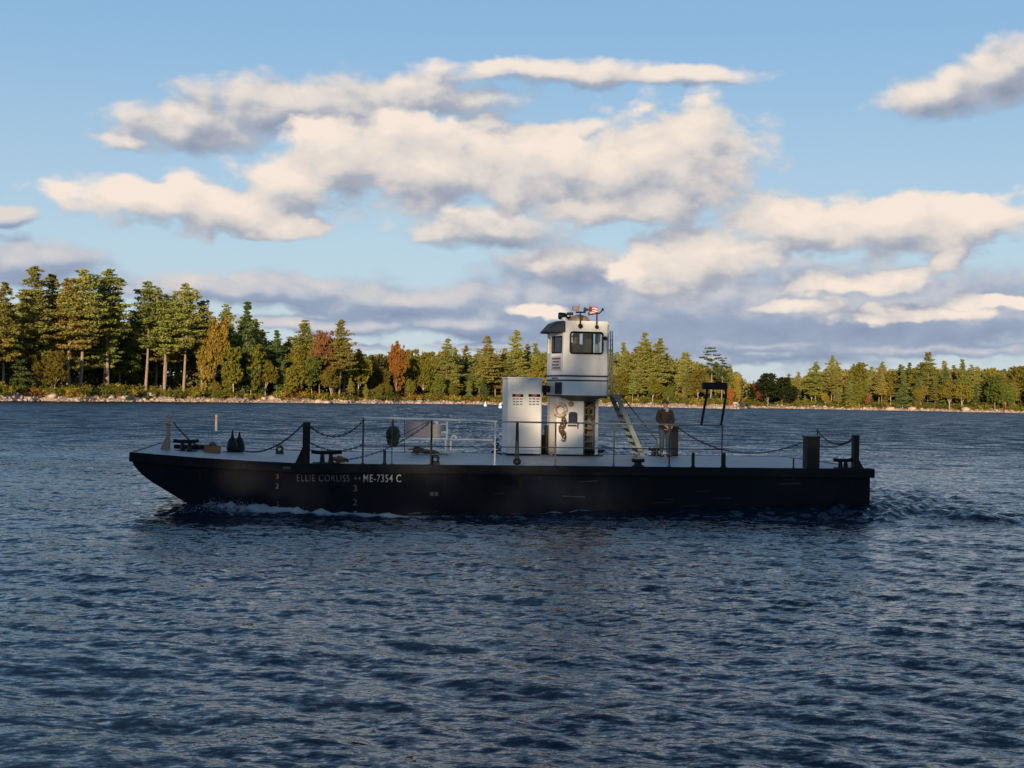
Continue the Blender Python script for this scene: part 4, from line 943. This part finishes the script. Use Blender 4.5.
# canvas visor
va, vb = at(544.3, 331.5, 5.6), at(552, 323.6, 6.1); zt_ = ztop+0.07
mb = MB(); zf = Sz(546, 331.8, 5.9); ub_ = Su(565.5, CV-0.03, 326); uf = Su(544.2, 5.9, 330)
mb.hexa([(uf,5.65,zf),(ub_,CV-0.07,zf-0.02),(ub_,7.32,zf-0.02),(uf+0.05,7.32,zf),(P3[0]+0.02,CV+0.05,zt_),(ub_,CV-0.05,zt_+0.02),(ub_,7.3,zt_+0.02),(P3[0]+0.02,7.3,zt_)]); mb.build('canvas_visor', M['dark'], house, bevel=0.03)
# lamp and rub lines at the aft edge
c = at(605, 338.3, CV); mb = MB(); mb.lathe((c[0],CV-0.10,c[2]),[(0.05,0),(0.065,0.04),(0.04,0.10)],10,'y'); mb.build('side_lamp', M['black'], house, smooth=True)
mb = MB()
for px in (610.3, 612.3): mb.tube([at(px, 331, CV+0.35), at(px+0.6, 396, CV+0.35)], 0.02, 6)
for k in range(12): py = 340+k*5; mb.tube([at(610.3,py,CV+0.35), at(612.5,py,CV+0.75)], 0.012, 5)
mb.build('roof_ladder', M['green'], house)
# lower tower
TV = 6.15; tz = zb-0.03
ua, ub2 = Su(556.5, TV, 430), Su(583.5, TV, 430); ul = Su(549.5, TV+0.55, 430)
mb = MB(); mb.prism([(ua,TV),(ub2,TV),(ub2,7.2),(ul,7.2),(ul,TV+0.55)], DECK, tz); tower = mb.build('tower_base', M['white'], barge, bevel=0.015)
ur0, ur1 = Su(595.2, TV+0.05, 430), Su(598.2, TV+0.05, 430)
mb = MB(); mb.bb((ur0,TV+0.05,DECK),(ur1,7.2,tz)); mb.build('tower_leg', M['white'], tower, bevel=0.01)
mb = MB(); mb.bb((ub2,TV+0.75,DECK),(ur0,TV+0.80,tz)); mb.build('recess_panel', M['tan'], tower)
mb = MB()
for k in range(9): z = DECK+0.22+k*0.21; mb.bb((ub2+0.02,TV+0.12,z),(ur0-0.02,TV+0.26,z+0.035))
mb.tube([(ub2+0.05,TV+0.15,DECK),(ub2+0.05,TV+0.15,tz)],0.02,6); mb.tube([(ur0-0.05,TV+0.15,DECK),(ur0-0.05,TV+0.15,tz)],0.02,6); mb.build('tower_ladder', M['green'], tower)
c = at(591, 410, TV+0.3); mb = MB(); mb.tube([(c[0]+0.12*math.cos(a),TV+0.1,c[2]-0.05+0.22*math.sin(a)) for a in np.linspace(0,6.28,15)[:-1]],0.045,6,True); mb.build('hanging_line', M['rope'], tower)
# round-topped hatch window, gauge, side lamp, electrical plate
p0, p1 = at(568.3, 423.2, TV), at(577.4, 412, TV); mb = MB()
pl = [(p0[0],p0[2]),(p1[0],p0[2]),(p1[0],p1[2]-0.06),(p1[0]-0.05,p1[2]),(p0[0]+0.05,p1[2]),(p0[0],p1[2]-0.06)]
mb.prism(pl, TV-0.05, TV, axis='y'); mb.build('hatch_window', M['dark'], tower, bevel=0.015)
mb = MB(); mb.bb((p0[0]-0.02,TV-0.03,p0[2]-0.10),(p1[0]-0.02,TV,p0[2]-0.04)); mb.build('hatch_sill', M['under'], tower)
c = at(571, 404, TV); mb = MB(); mb.lathe((c[0],TV-0.05,c[2]),[(0.02,0),(0.09,0.0),(0.09,0.05)],14,'y'); mb.build('round_vent', M['tan'], tower, smooth=True)
mb = MB(); mb.bb((ua+0.12,TV-0.008,DECK+0.12),(ub2-0.1,TV,DECK+1.72)); dr = mb.build('door', M['white'], tower, bevel=0.004)
mb = MB(); mb.bb((ub2-0.2,TV-0.05,DECK+0.85),(ub2-0.17,TV-0.008,DECK+1.0)); mb.build('handle', M['black'], dr)
mb = MB(); mb.bb((ua-0.1,TV-0.09,DECK),(ur1+0.02,TV-0.05+0.04,DECK+0.05)); mb.build('door_step', M['black'], tower)
c = at(545.8, 389, 6.6); mb = MB(); mb.bb((c[0]-0.12,6.55,c[2]-0.11),(c[0]+0.12,6.8,c[2]+0.11)); mb.bb((c[0]+0.1,6.62,c[2]-0.03),(ul+0.15,6.7,c[2]+0.03)); mb.build('flood_lamp', M['black'], tower, bevel=0.02)
# roof gear
zr = ztop+0.09
c = at(579, 322, 6.3); mb = MB(); mb.lathe((c[0],6.35,zr),[(0.34,0),(0.34,0.08),(0.25,0.17),(0.10,0.22),(0.01,0.23)],20); mb.build('domed_hatch', M['tan'], house, smooth=True)
mb = MB(); c = at(562, 316, 6.3); mb.lathe((c[0]-0.11,6.3,c[2]),[(0.10,0),(0.115,0.04),(0.10,0.22),(0.05,0.27)],12,'x'); mb.tube([(c[0]+0.1,6.3,c[2]-0.06),(c[0]+0.45,6.3,c[2]-0.03)],0.045,6); mb.tube([(c[0]+0.1,6.3,zr-0.1),(c[0]+0.1,6.3,c[2]-0.04)],0.04,8); mb.build('searchlight', M['black'], house, smooth=True)
c2 = at(564.2, 320, 6.2); mb = MB(); mb.lathe((c2[0],6.2,zr-0.04),[(0.10,0),(0.09,0.14),(0.05,0.17)],10); mb.build('white_lamp_base', M['whitem'], house, smooth=True)
c = at(570, 314, 6.4); mb = MB(); mb.tube([(c[0]-0.1,6.4,c[2]),(c[0]+0.1,6.4,c[2]+0.01)],0.05,8); mb.tube([(c[0],6.4,zr),(c[0],6.4,c[2])],0.02,6); mb.build('air_horn', M['grey'], house, smooth=True)
V6 = 5.9
mb = MB(); a_, b_ = at(580.3, 326, CV-0.03), at(580.3, 312, CV-0.03); mb.tube([a_, b_], 0.022, 6); x0, x1 = at(575.8,312.3,CV-0.03), at(585.5,312.3,CV-0.03); mb.tube([x0, x1], 0.026, 6); mb.lathe((a_[0],CV-0.10,a_[2]),[(0.03,0),(0.075,0.03),(0.075,0.07),(0.02,0.10)],10,'y'); mb.build('antenna_mast', M['black'], house)
c = at(576, 308, CV-0.03); mb = MB(); mb.bb((c[0]-0.10,CV-0.1,c[2]-0.07),(c[0]+0.07,CV+0.06,c[2]+0.06)); mb.tube([(c[0]+0.08,CV-0.03,c[2]-0.1),(c[0]+0.10,CV-0.03,c[2]+0.14)],0.02,6); mb.tube([(c[0]+0.02,CV-0.03,c[2]-0.05),(c[0]+0.02,CV-0.03,x0[2])],0.02,6); mb.build('camera_unit', M['tan'], house, bevel=0.015)
c = at(584.5, 309.6, CV-0.03); mb = MB(); mb.lathe((c[0]-0.02,CV-0.03,c[2]),[(0.07,0),(0.07,0.05),(0.03,0.12),(0.02,0.22)],10,'x'); mb.tube([(c[0],CV-0.03,c[2]),(x1[0]-0.03,CV-0.03,x1[2])],0.02,6); mb.build('loudspeaker', M['grey'], house, smooth=True)
mb = MB(); a_, b_ = at(588.4, 325, 6.2), at(588.9, 303.5, 6.2); mb.tube([a_, b_], 0.016, 6); mb.build('flag_staff', M['tan'], house)
mb = MB(); a_, b_ = at(596.7, 327, CV-0.03), at(597, 312, CV-0.03); mb.tube([a_, b_], 0.024, 6); mb.lathe((a_[0],CV-0.1,a_[2]),[(0.03,0),(0.06,0.03),(0.06,0.08)],8,'y'); c, d_, e_ = at(591,314.0,CV-0.03), at(599.5,313.2,CV-0.03), at(602.6,310.0,CV-0.03); mb.tube([c, d_, e_], 0.022, 6); mb.lathe((e_[0],e_[1],e_[2]-0.03),[(0.03,0),(0.04,0.05),(0.015,0.09)],8); mb.build('wind_vane_mast', M['black'], house)
# the small faded flag
fl = MB(); F0 = at(589.2, 306.8, 6.2); F1 = at(597.2, 315.5, 6.2); cells = []
def flagpart(u0, u1, z0, z1, mm, name, par, e=0.0):
    mb = MB(); n = 6
    P_ = lambda u, z: (u, 6.2+0.05*math.sin((u-F0[0])*22)-e, z+0.02*math.sin((u-F0[0])*15))
    for k in range(n):
        a, b = u0+(u1-u0)*k/n, u0+(u1-u0)*(k+1)/n
        A, B, C_, D_ = P_(a, z0), P_(b, z0), P_(b, z1), P_(a, z1); o_ = lambda p: (p[0], p[1]+0.006+2*e, p[2])
        mb.hexa([A, B, o_(B), o_(A), D_, C_, o_(C_), o_(D_)])
    return mb.build(name, mm, par)
flag = flagpart(F0[0], F1[0], F1[2], F0[2], M['whitec'], 'flag', None)
flag.matrix_world = Matrix.Translation(ORG) @ Matrix.Rotation(TH, 4, 'Z'); tag(flag, 'small faded red and white striped flag fluttering on the wheelhouse roof', 'flag')
hh = (F0[2]-F1[2])/7
for k in range(0, 7, 2): flagpart(F0[0], F1[0], F1[2]+k*hh, F1[2]+(k+1)*hh, M['redc'], 'red_stripe', flag, 0.003)
flagpart(F0[0], F0[0]+(F1[0]-F0[0])*0.4, F1[2]+3*hh, F0[2], M['blue'], 'blue_canton', flag, 0.006)
# aft landing and stair
SV0, SV1 = 5.95, 6.75
mb = MB(); a_, b_ = at(609.3, 394.3, SV0), at(622.5, 395.0, SV0); mb.bb((a_[0],SV0,a_[2]-0.06),(b_[0],SV1,a_[2])); mb.build('landing', M['green'], barge)
st = empty('stair'); bpy.data.objects.remove(st)
mb = MB(); top0 = at(611.5, 396, SV1); bot0 = at(636, 456, SV1); top1 = at(619.5, 396, SV0); bot1 = at(647, 457.5, SV0)
bot0 = (bot0[0], SV1, DECK); bot1 = (bot1[0], SV0, DECK); ztp = a_[2]
def stringer(a, b, w=0.075, t=0.04):
    mb.hexa([(a[0]-w,a[1],ztp),(a[0]+w,a[1],ztp),(a[0]+w,a[1]+t,ztp),(a[0]-w,a[1]+t,ztp),(b[0]-w,b[1],DECK),(b[0]+w,b[1],DECK),(b[0]+w,b[1]+t,DECK),(b[0]-w,b[1]+t,DECK)])
T0 = Su(616.5, SV0, 396); B0 = Su(643.5, SV0, 457); T1 = Su(612.5, SV1, 396); B1 = Su(636.5, SV1, 455)
stringer((T0, SV0), (B0, SV0)); stringer((T0-0.02, SV1), (B0-0.02, SV1)); stair = mb.build('stair', M['green'], barge)
mb = MB(); ns_ = 9
for k in range(1, ns_):
    f_ = k/ns_; u = T0+(B0-T0)*f_; z = ztp+(DECK-ztp)*f_; mb.bb((u-0.10,SV0+0.03,z-0.02),(u+0.12,SV1+0.01,z+0.015))
mb.build('stair_treads', M['black'], stair)
mb = MB(); mb.tube([(T0+0.1,SV0,ztp),(T0+0.12,SV0,ztp+0.0),(B0+0.42,SV0,DECK+0.52),(B0+0.42,SV0,DECK)],0.018,6); mb.build('handrail', M['grey'], stair)
# overhead light frame on the near rail
mb = MB(); w0, w1 = at(702.3, 389.4, NV), at(726.5, 389.4, NV); z1_ = Sz(714, 382.4, NV); mb.bb((w0[0],NV-0.12,w0[2]),(w1[0],NV+0.12,z1_)); fp = mb.build('light_bar', M['black'], barge, bevel=0.02)
mb = MB()
for pts_ in (((707.3,389),(706.6,396),(704,409),(701.2,425)), ((725.6,389),(726.0,395),(723.8,409),(721.0,425))):
    mb.tube([at(px, py, NV) for px, py in pts_], 0.036, 8)
mb.build('frame_legs', M['black'], fp, smooth=True)

# ------------------------------------------------------------------ loose things on the barge
def onbarge(name, u, v, z, rz=0.0): return empty(name, L2W(u, v, z), TH+rz)
def place(o, u, v, z, rz=0.0): o.location = L2W(u, v, z); o.rotation_euler = (0, 0, TH+rz); return o
u, v = Dk(212.5, 452.5); b_ = onbarge('wooden_crate', u, v, sheer(u)); tag(b_, 'small rusty orange crate on the foredeck beside the bow cleat', 'crate')
mb = MB(); mb.bb((-0.22,-0.15,0),(0.22,0.15,0.03)); mb.bb((-0.22,-0.15,0.03),(0.22,-0.13,0.19)); mb.bb((-0.22,0.13,0.03),(0.22,0.15,0.19)); mb.bb((-0.22,-0.13,0.03),(-0.20,0.13,0.19)); mb.bb((0.20,-0.13,0.03),(0.22,0.13,0.19)); mb.build('crate_body', M['rust'], b_)
mb = MB(); mb.hexa([(-0.16,-0.1,0.05),(0.16,-0.1,0.05),(0.16,0.1,0.05),(-0.16,0.1,0.05),(-0.06,-0.06,0.30),(0.1,-0.05,0.27),(0.08,0.05,0.28),(-0.05,0.05,0.31)]); mb.build('bundle', M['rope'], b_, bevel=0.03)
def rope_heap(name, w, d, h, m_, seed, turns=9):
    rg = random.Random(seed); pts = []
    for i in range(turns*14):
        a = i/14*6.283; f_ = 0.55+0.4*math.sin(i*0.13+seed); k = i/(turns*14)
        pts.append((w*f_*math.cos(a)+rg.gauss(0, 0.015)+w*0.3*math.sin(k*5), d*f_*math.sin(a), 0.03+h*k*(1-0.5*f_)+rg.random()*0.03))
    mb = MB(); mb.tube(pts, 0.028, 6); return mb.build(name, m_, None, smooth=True)
u, v = Dk(420, 454.3); o = place(rope_heap('rope_heap', 0.30, 0.22, 0.20, M['rope'], 1), u, v, DECK); tag(o, 'brown heap of rope on the deck in front of the boarding ladder', 'rope')
u, v = Dk(433, 454.6); o = place(rope_heap('rope_heap', 0.24, 0.18, 0.10, M['rope'], 2, 7), u, v, DECK); tag(o, 'flatter brown rope coil lying right of the rope heap', 'rope')
u, v = Dk(444, 455); o = place(rope_heap('rope_heap', 0.22, 0.12, 0.05, M['ropew'], 3, 5), u, v, DECK); tag(o, 'low pale rope loop at the foot of the boarding ladder', 'rope')
u = Su(341, 0.32); o = place(rope_heap('rope_heap', 0.17, 0.12, 0.16, M['rope'], 4), u, 0.32, DECK); tag(o, 'rust-brown rope bundle beside the near deck cleat', 'rope')
# dark coil hung on the rail
c = at(393, 435.5, NV+0.15); pts = []
rg_ = random.Random(4)
for i in range(160):
    a = i*0.45; rad = 0.105+0.065*math.sin(i*0.37)+0.02*math.sin(i*1.7); pts.append((rad*math.cos(a)*0.95+rg_.gauss(0,0.012), 0.05*math.sin(i*0.9), rad*1.5*math.sin(a)-0.02))
mb = MB(); mb.tube(pts, 0.026, 6); o = mb.build('rope_coil', M['ropeg'], None, smooth=True); o.location = L2W(*c); o.rotation_euler = (0,0,TH); tag(o, 'dark green rope coil hung on the thin rail post', 'rope')
mb = MB(); mb.tube([(0,0,0.15),(0.0,-0.12,Sz(392,418.3,NV)-c[2])], 0.012, 5); mb.build('hanging_strap', M['ropeg'], o)
# white fuel canister by the boarding ladder
c = at(436.5, 438, FV-0.15); cn = onbarge('canister', c[0], FV-0.15, c[2]); tag(cn, 'cream-white canister standing beside the boarding ladder', 'canister')
h = Sz(436.5, 421, FV-0.15)-c[2]
mb = MB(); mb.lathe((0,0,0),[(0.085,0),(0.115,0.03),(0.135,h*0.74),(0.10,h*0.82),(0.055,h*0.84)],16); mb.build('canister_body', M['ring'], cn, smooth=True)
mb = MB(); mb.lathe((0,0,h*0.84),[(0.06,0),(0.065,0.06),(0.04,0.085)],12); mb.build('cap', M['whitem'], cn, smooth=True)
mb = MB(); mb.bb((c[0]-0.3,FV-0.3,c[2]-0.04),(c[0]+0.35,FV+0.02,c[2])); mb.bb((c[0]+0.25,FV-0.28,DECK),(c[0]+0.30,FV-0.23,c[2]-0.04)); mb.build('side_shelf', M['whitem'], barge)
# life ring on the tower
c = at(560, 410, TV-0.06); lr = onbarge('life_ring', c[0]-0.0, TV-0.07, c[2]); tag(lr, 'off-white life ring hung on the front of the tower', 'life ring')
mb = MB(); mb.tube([(0.175*math.cos(a),0,0.175*math.sin(a)) for a in np.linspace(0,6.283,25)[:-1]],0.062,10,True); mb.build('ring', M['ring'], lr, smooth=True)
mb = MB()
for a in (0.785,2.356,3.927,5.498): mb.tube([((0.175+0.066*math.cos(b))*math.cos(a),0.066*math.sin(b),(0.175+0.066*math.cos(b))*math.sin(a)) for b in np.linspace(0,6.283,13)[:-1]],0.014,5,True)
mb.build('band', M['redc'], lr)
c2 = at(562.5, 420, TV-0.08); pts = []
for i in range(70): k = i/70; pts.append((0.06*math.sin(i*0.7)+0.05*math.sin(k*9), 0.03*math.cos(i*0.7), -k*0.62+0.10*math.cos(i*0.7)))
mb = MB(); mb.tube(pts, 0.024, 6); o = mb.build('throw_line', M['rope'], None, smooth=True); o.location = L2W(c2[0], TV-0.10, c2[2]+0.05); o.rotation_euler = (0,0,TH); tag(o, 'brown throw line dangling below the life ring', 'rope')

# ------------------------------------------------------------------ people
def skin_mesh(name, verts, edges, radii, m_, parent, subdiv=2, root=0):
    me = bpy.data.meshes.new(name); me.from_pydata(verts, edges, []); o = link(name, me)
    mo = o.modifiers.new('s', 'SKIN'); mo.use_smooth_shade = True
    for i, r_ in enumerate(radii):
        me.skin_vertices[0].data[i].radius = r_ if isinstance(r_, tuple) else (r_, r_); me.skin_vertices[0].data[i].use_root = (i == root)
    o.modifiers.new('d', 'SUBSURF').levels = subdiv
    dg = bpy.context.evaluated_depsgraph_get(); m2 = bpy.data.meshes.new_from_object(o.evaluated_get(dg)); bpy.data.objects.remove(o); bpy.data.meshes.remove(me)
    m2.materials.clear(); m2.materials.append(m_); m2.name = name
    for p in m2.polygons: p.use_smooth = True
    return link(name, m2, parent)
def person(root, Hs, hands, elbows, look=0.0, jacket='jacket', trousers='jeans', cap='cap', arms_px=None):
    """standing figure facing -y; hands/elbows: [(x,y,z) left, right] as fractions of height"""
    s = Hs; P_ = {'pel':(0,0,.53),'sp':(0,.005,.62),'ch':(0,.0,.74),'nk0':(0,.0,.825),'nk':(0,-.005,.865),'h0':(0,-.012,.905),'h1':(0,-.01,.955)}
    V_ = []; E_ = []; Rd = []; ix = {}
    def a(n, p, r_, prev=None):
        ix[n] = len(V_); V_.append(tuple(c*s for c in p)); Rd.append(tuple(q*s for q in r_) if isinstance(r_, tuple) else r_*s)
        if prev: E_.append((ix[prev], ix[n]))
    a('pel', P_['pel'], (.085,.055)); a('sp', P_['sp'], (.078,.052), 'pel'); a('ch', P_['ch'], (.088,.058), 'sp'); a('nk0', P_['nk0'], (.045,.035), 'ch'); a('nk', P_['nk'], .030, 'nk0')
    a('h0', P_['h0'], (.038,.045), 'nk'); a('h1', P_['h1'], (.040,.048), 'h0'); a('h2', (0,-.008,.985), (.026,.032), 'h1')
    for sd_, k in ((-1, 0), (1, 1)):
        q = 'LR'[k]; a('sh'+q, (sd_*.105,0,.80), .036, 'ch'); a('el'+q, elbows[k], .026, 'sh'+q); a('wr'+q, hands[k], .016, 'el'+q)
        el, wr = Vector(elbows[k]), Vector(hands[k]); d = (wr-el).normalized(); side = d.cross(Vector((0,1,0.2))).normalized()
        pm = wr+d*.030; a('pa'+q, pm, (.020,.010), 'wr'+q)
        for j, (off, ln) in enumerate(((-.015,.035),(-.005,.041),(.005,.038),(.014,.030))):
            f1 = pm+d*.018+side*off; f2 = f1+d*ln*.55+Vector((0,.004,-.004)); f3 = f2+d*ln*.35+Vector((0,.010,-.008))
            a(f'f{q}{j}', f1, .0058, 'pa'+q); a(f'g{q}{j}', f2, .0052, f'f{q}{j}'); a(f'e{q}{j}', f3, .0042, f'g{q}{j}')
        t1 = wr+d*.014-side*.018*sd_; t2 = t1+d*.022-side*.010*sd_; a('t'+q, t1, .0070, 'wr'+q); a('u'+q, t2, .0055, 't'+q)
        a('hp'+q, (sd_*.050,0,.485), (.050,.050), 'pel'); a('kn'+q, (sd_*.058,-.008,.275), .032, 'hp'+q); a('an'+q, (sd_*.062,.005,.045), .021, 'kn'+q); a('to'+q, (sd_*.075,-.075,.018), (.024,.014), 'an'+q)
    skin_mesh('body', V_, E_, Rd, M['skin'], root, 2)
    # face
    mb = MB()
    hz = .925
    mb.hexa([tuple(c*s for c in p) for p in ((-.009,-.054,hz-.012),(.009,-.054,hz-.012),(.005,-.046,hz-.012),(-.005,-.046,hz-.012),(-.004,-.056,hz+.012),(.004,-.056,hz+.012),(.003,-.05,hz+.016),(-.003,-.05,hz+.016))]); mb.build('nose', M['skin'], root, bevel=0.002)
    mb = MB()
    for sd_ in (-1, 1): mb.lathe((sd_*.016*s, -.0535*s, (hz+.014)*s), [(.001,0),(.0065*s,.002),(.0065*s,.006),(.001,.009)], 8, 'y')
    mb.build('eyes', M['hair'], root)
    mb = MB(); mb.bb((-.013*s,-.0555*s,(hz-.027)*s),(.013*s,-.0505*s,(hz-.023)*s)); mb.build('mouth', M['rope'], root)
    mb = MB()
    for sd_ in (-1, 1): mb.lathe((sd_*.041*s, -.004*s, (hz+.006)*s), [(.004*s,-.004*s),(.016*s,0),(.016*s,.003*s),(.006*s,.006*s)], 10, 'x')
    mb.build('ears', M['skin'], root, smooth=True)
    # hair and cap
    mb = MB(); mb.lathe((0,.004*s,(hz+.0)*s), [(.040*s,0),(.047*s,.012*s),(.048*s,.035*s),(.040*s,.062*s),(.02*s,.076*s),(.002,.079*s)], 16)
    for v_ in mb.bm.verts: v_.co.y = v_.co.y*1.16+ (0.008*s if v_.co.z < (hz+.02)*s else 0)
    for v_ in mb.bm.verts:
        if v_.co.z < (hz+.03)*s and v_.co.y < 0: v_.co.z = (hz+.032)*s
    mb.build('hair', M['hair'], root, smooth=True)
    mb = MB(); mb.lathe((0,.0,(hz+.034)*s), [(.051*s,0),(.051*s,.016*s),(.044*s,.038*s),(.025*s,.052*s),(.002,.055*s)], 16)
    for v_ in mb.bm.verts: v_.co.y *= 1.15
    mb.hexa([tuple(c*s for c in p) for p in ((-.036,-.056,hz+.034),(.036,-.056,hz+.034),(.036,-.03,hz+.034),(-.036,-.03,hz+.034),(-.036,-.05,hz+.043),(.036,-.05,hz+.043),(.036,-.03,hz+.046),(-.036,-.03,hz+.046))])
    mb.hexa([tuple(c*s for c in p) for p in ((-.030,-.092,hz+.026),(.030,-.092,hz+.026),(.036,-.050,hz+.034),(-.036,-.050,hz+.034),(-.030,-.092,hz+.031),(.030,-.092,hz+.031),(.036,-.050,hz+.041),(-.036,-.050,hz+.041))]); mb.build('cap', M[cap], root, smooth=True)
    # jacket
    JV, JE, JR = [], [], []
    def j(p, r_, prev=None):
        JV.append(tuple(c*s for c in p)); JR.append(tuple(q*s for q in r_) if isinstance(r_, tuple) else r_*s)
        if prev is not None: JE.append((prev, len(JV)-1))
        return len(JV)-1
    c0 = j((0,0,.62), (.098,.068)); c1 = j((0,0,.75), (.105,.070), c0); c2_ = j((0,0,.825), (.060,.048), c1); c3 = j((0,-.003,.862), (.038,.036), c2_); c4 = j((0,.0,.54), (.102,.072), c0); c5 = j((0,0,.475), (.100,.072), c4)
    for k, sd_ in ((0, -1), (1, 1)):
        s1 = j((sd_*.112,0,.80), .046, c1); s2_ = j(elbows[k], .038, s1); w_ = Vector(elbows[k]).lerp(Vector(hands[k]), .94); j(tuple(w_), .028, s2_)
    skin_mesh('jacket', JV, JE, JR, M[jacket], root, 2)
    mb = MB(); mb.prism([(-.018*s,.80*s),(.018*s,.80*s),(.026*s,.862*s),(-.026*s,.862*s)], -.075*s, -.045*s, axis='y'); mb.build('shirt', M['shirt'], root)
    JV, JE, JR = [], [], []
    c0 = j((0,0,.53), (.092,.062))
    for sd_ in (-1, 1):
        h = j((sd_*.054,0,.47), (.058,.060), c0); k_ = j((sd_*.060,-.010,.275), .044, h); j((sd_*.064,.004,.06), .036, k_)
    skin_mesh('trousers', JV, JE, JR, M[trousers], root, 2)
    for sd_ in (-1, 1):
        mb = MB(); x = sd_*.070*s
        mb.hexa([(x-.028*s,-.105*s,0),(x+.028*s,-.105*s,0),(x+.026*s,.035*s,0),(x-.026*s,.035*s,0),(x-.020*s,-.095*s,.026*s),(x+.020*s,-.095*s,.026*s),(x+.024*s,.028*s,.060*s),(x-.024*s,.028*s,.060*s)]); mb.build('boot', M['boot'], root, bevel=0.01*s)
u, v = Dk(664.5, 456.6)
pm_ = onbarge('person', u, v, DECK, 0.25); tag(pm_, 'person in dark brown jacket, slate trousers and cap standing on deck beside the stair', 'person')
hp = Sz(664.5, 400.6, v)-DECK
pm_.scale = (1.05, 1.05, 1)
person(pm_, hp, [(-.060,-.120,.555),(.075,-.115,.560)], [(-.150,.010,.655),(.152,.005,.655)])
c = at(575.5, 336, 6.35)
pl_ = onbarge('person', c[0], 6.35, zb+0.002, -0.9); tag(pl_, 'person in dark clothes and cap steering inside the wheelhouse', 'person')
person(pl_, c[2]+0.05-zb, [(-.110,-.23,.62),(.110,-.23,.62)], [(-.150,-.03,.66),(.150,-.03,.66)], trousers='jacket')

# ------------------------------------------------------------------ marks on the water
def wat(px, py):
    d = ray(px, py); t = -EYE/d.z; return d.x*t, d.y*t
x, y = wat(216.2, 431.2); sb = empty('spar_buoy', (x, y, 0)); tag(sb, 'slim white spar buoy with a faint orange band beyond the bow', 'buoy')
mb = MB(); mb.lathe((0,0,-0.4),[(0.10,0),(0.10,1.58),(0.06,1.66)],12); sbb = mb.build('pole', M['letter'], sb, smooth=True)
mb = MB(); mb.lathe((0,0,1.02),[(0.104,0),(0.104,0.14)],12); mb.build('orange_band', M['rust'], sb)
for px, py, hpx, lb in ((485.3, 405.6, 4.6, 'tiny white buoy on the water left of the locker'), (500.2, 407.4, 5.0, 'second tiny white buoy, half hidden by the locker edge')):
    x, y = wat(px, py+0.6); b_ = empty('mooring_buoy', (x, y, 0)); D_ = math.hypot(x, y); h = hpx*D_/FPX; tag(b_, lb, 'buoy')
    mb = MB(); mb.lathe((0,0,-0.3),[(0.30*h,0),(0.34*h,0.3),(0.30*h,0.3+h*0.55),(0.16*h,0.3+h*0.7),(0.10*h,0.3+h)],12); mb.build('float', M['whitem'], b_, smooth=True)
    mb = MB(); mb.lathe((0,0,h*0.45-0.0),[(0.335*h,0),(0.33*h,h*0.08)],12); mb.build('blue_band', M['dark'], b_)
x, y = wat(224.8, 401.6); b_ = empty('beacon_post', (x, y, 0)); D_ = math.hypot(x, y); h = 19.5*D_/FPX; tag(b_, 'dark beacon post with a small box on top standing off the left shore', 'beacon')
mb = MB(); mb.lathe((0,0,-0.5),[(0.16,0),(0.13,h*0.82+0.5)],10); mb.build('post', M['black'], b_, smooth=True)
mb = MB(); mb.bb((-0.45,-0.3,h*0.8),(0.45,0.3,h*0.84)); mb.bb((-0.28,-0.25,h*0.84),(0.28,0.25,h*0.96)); mb.prism([(-0.36,h*0.96),(0.36,h*0.96),(0.0,h)], -0.3, 0.3, axis='y'); mb.build('box_top', M['black'], b_)
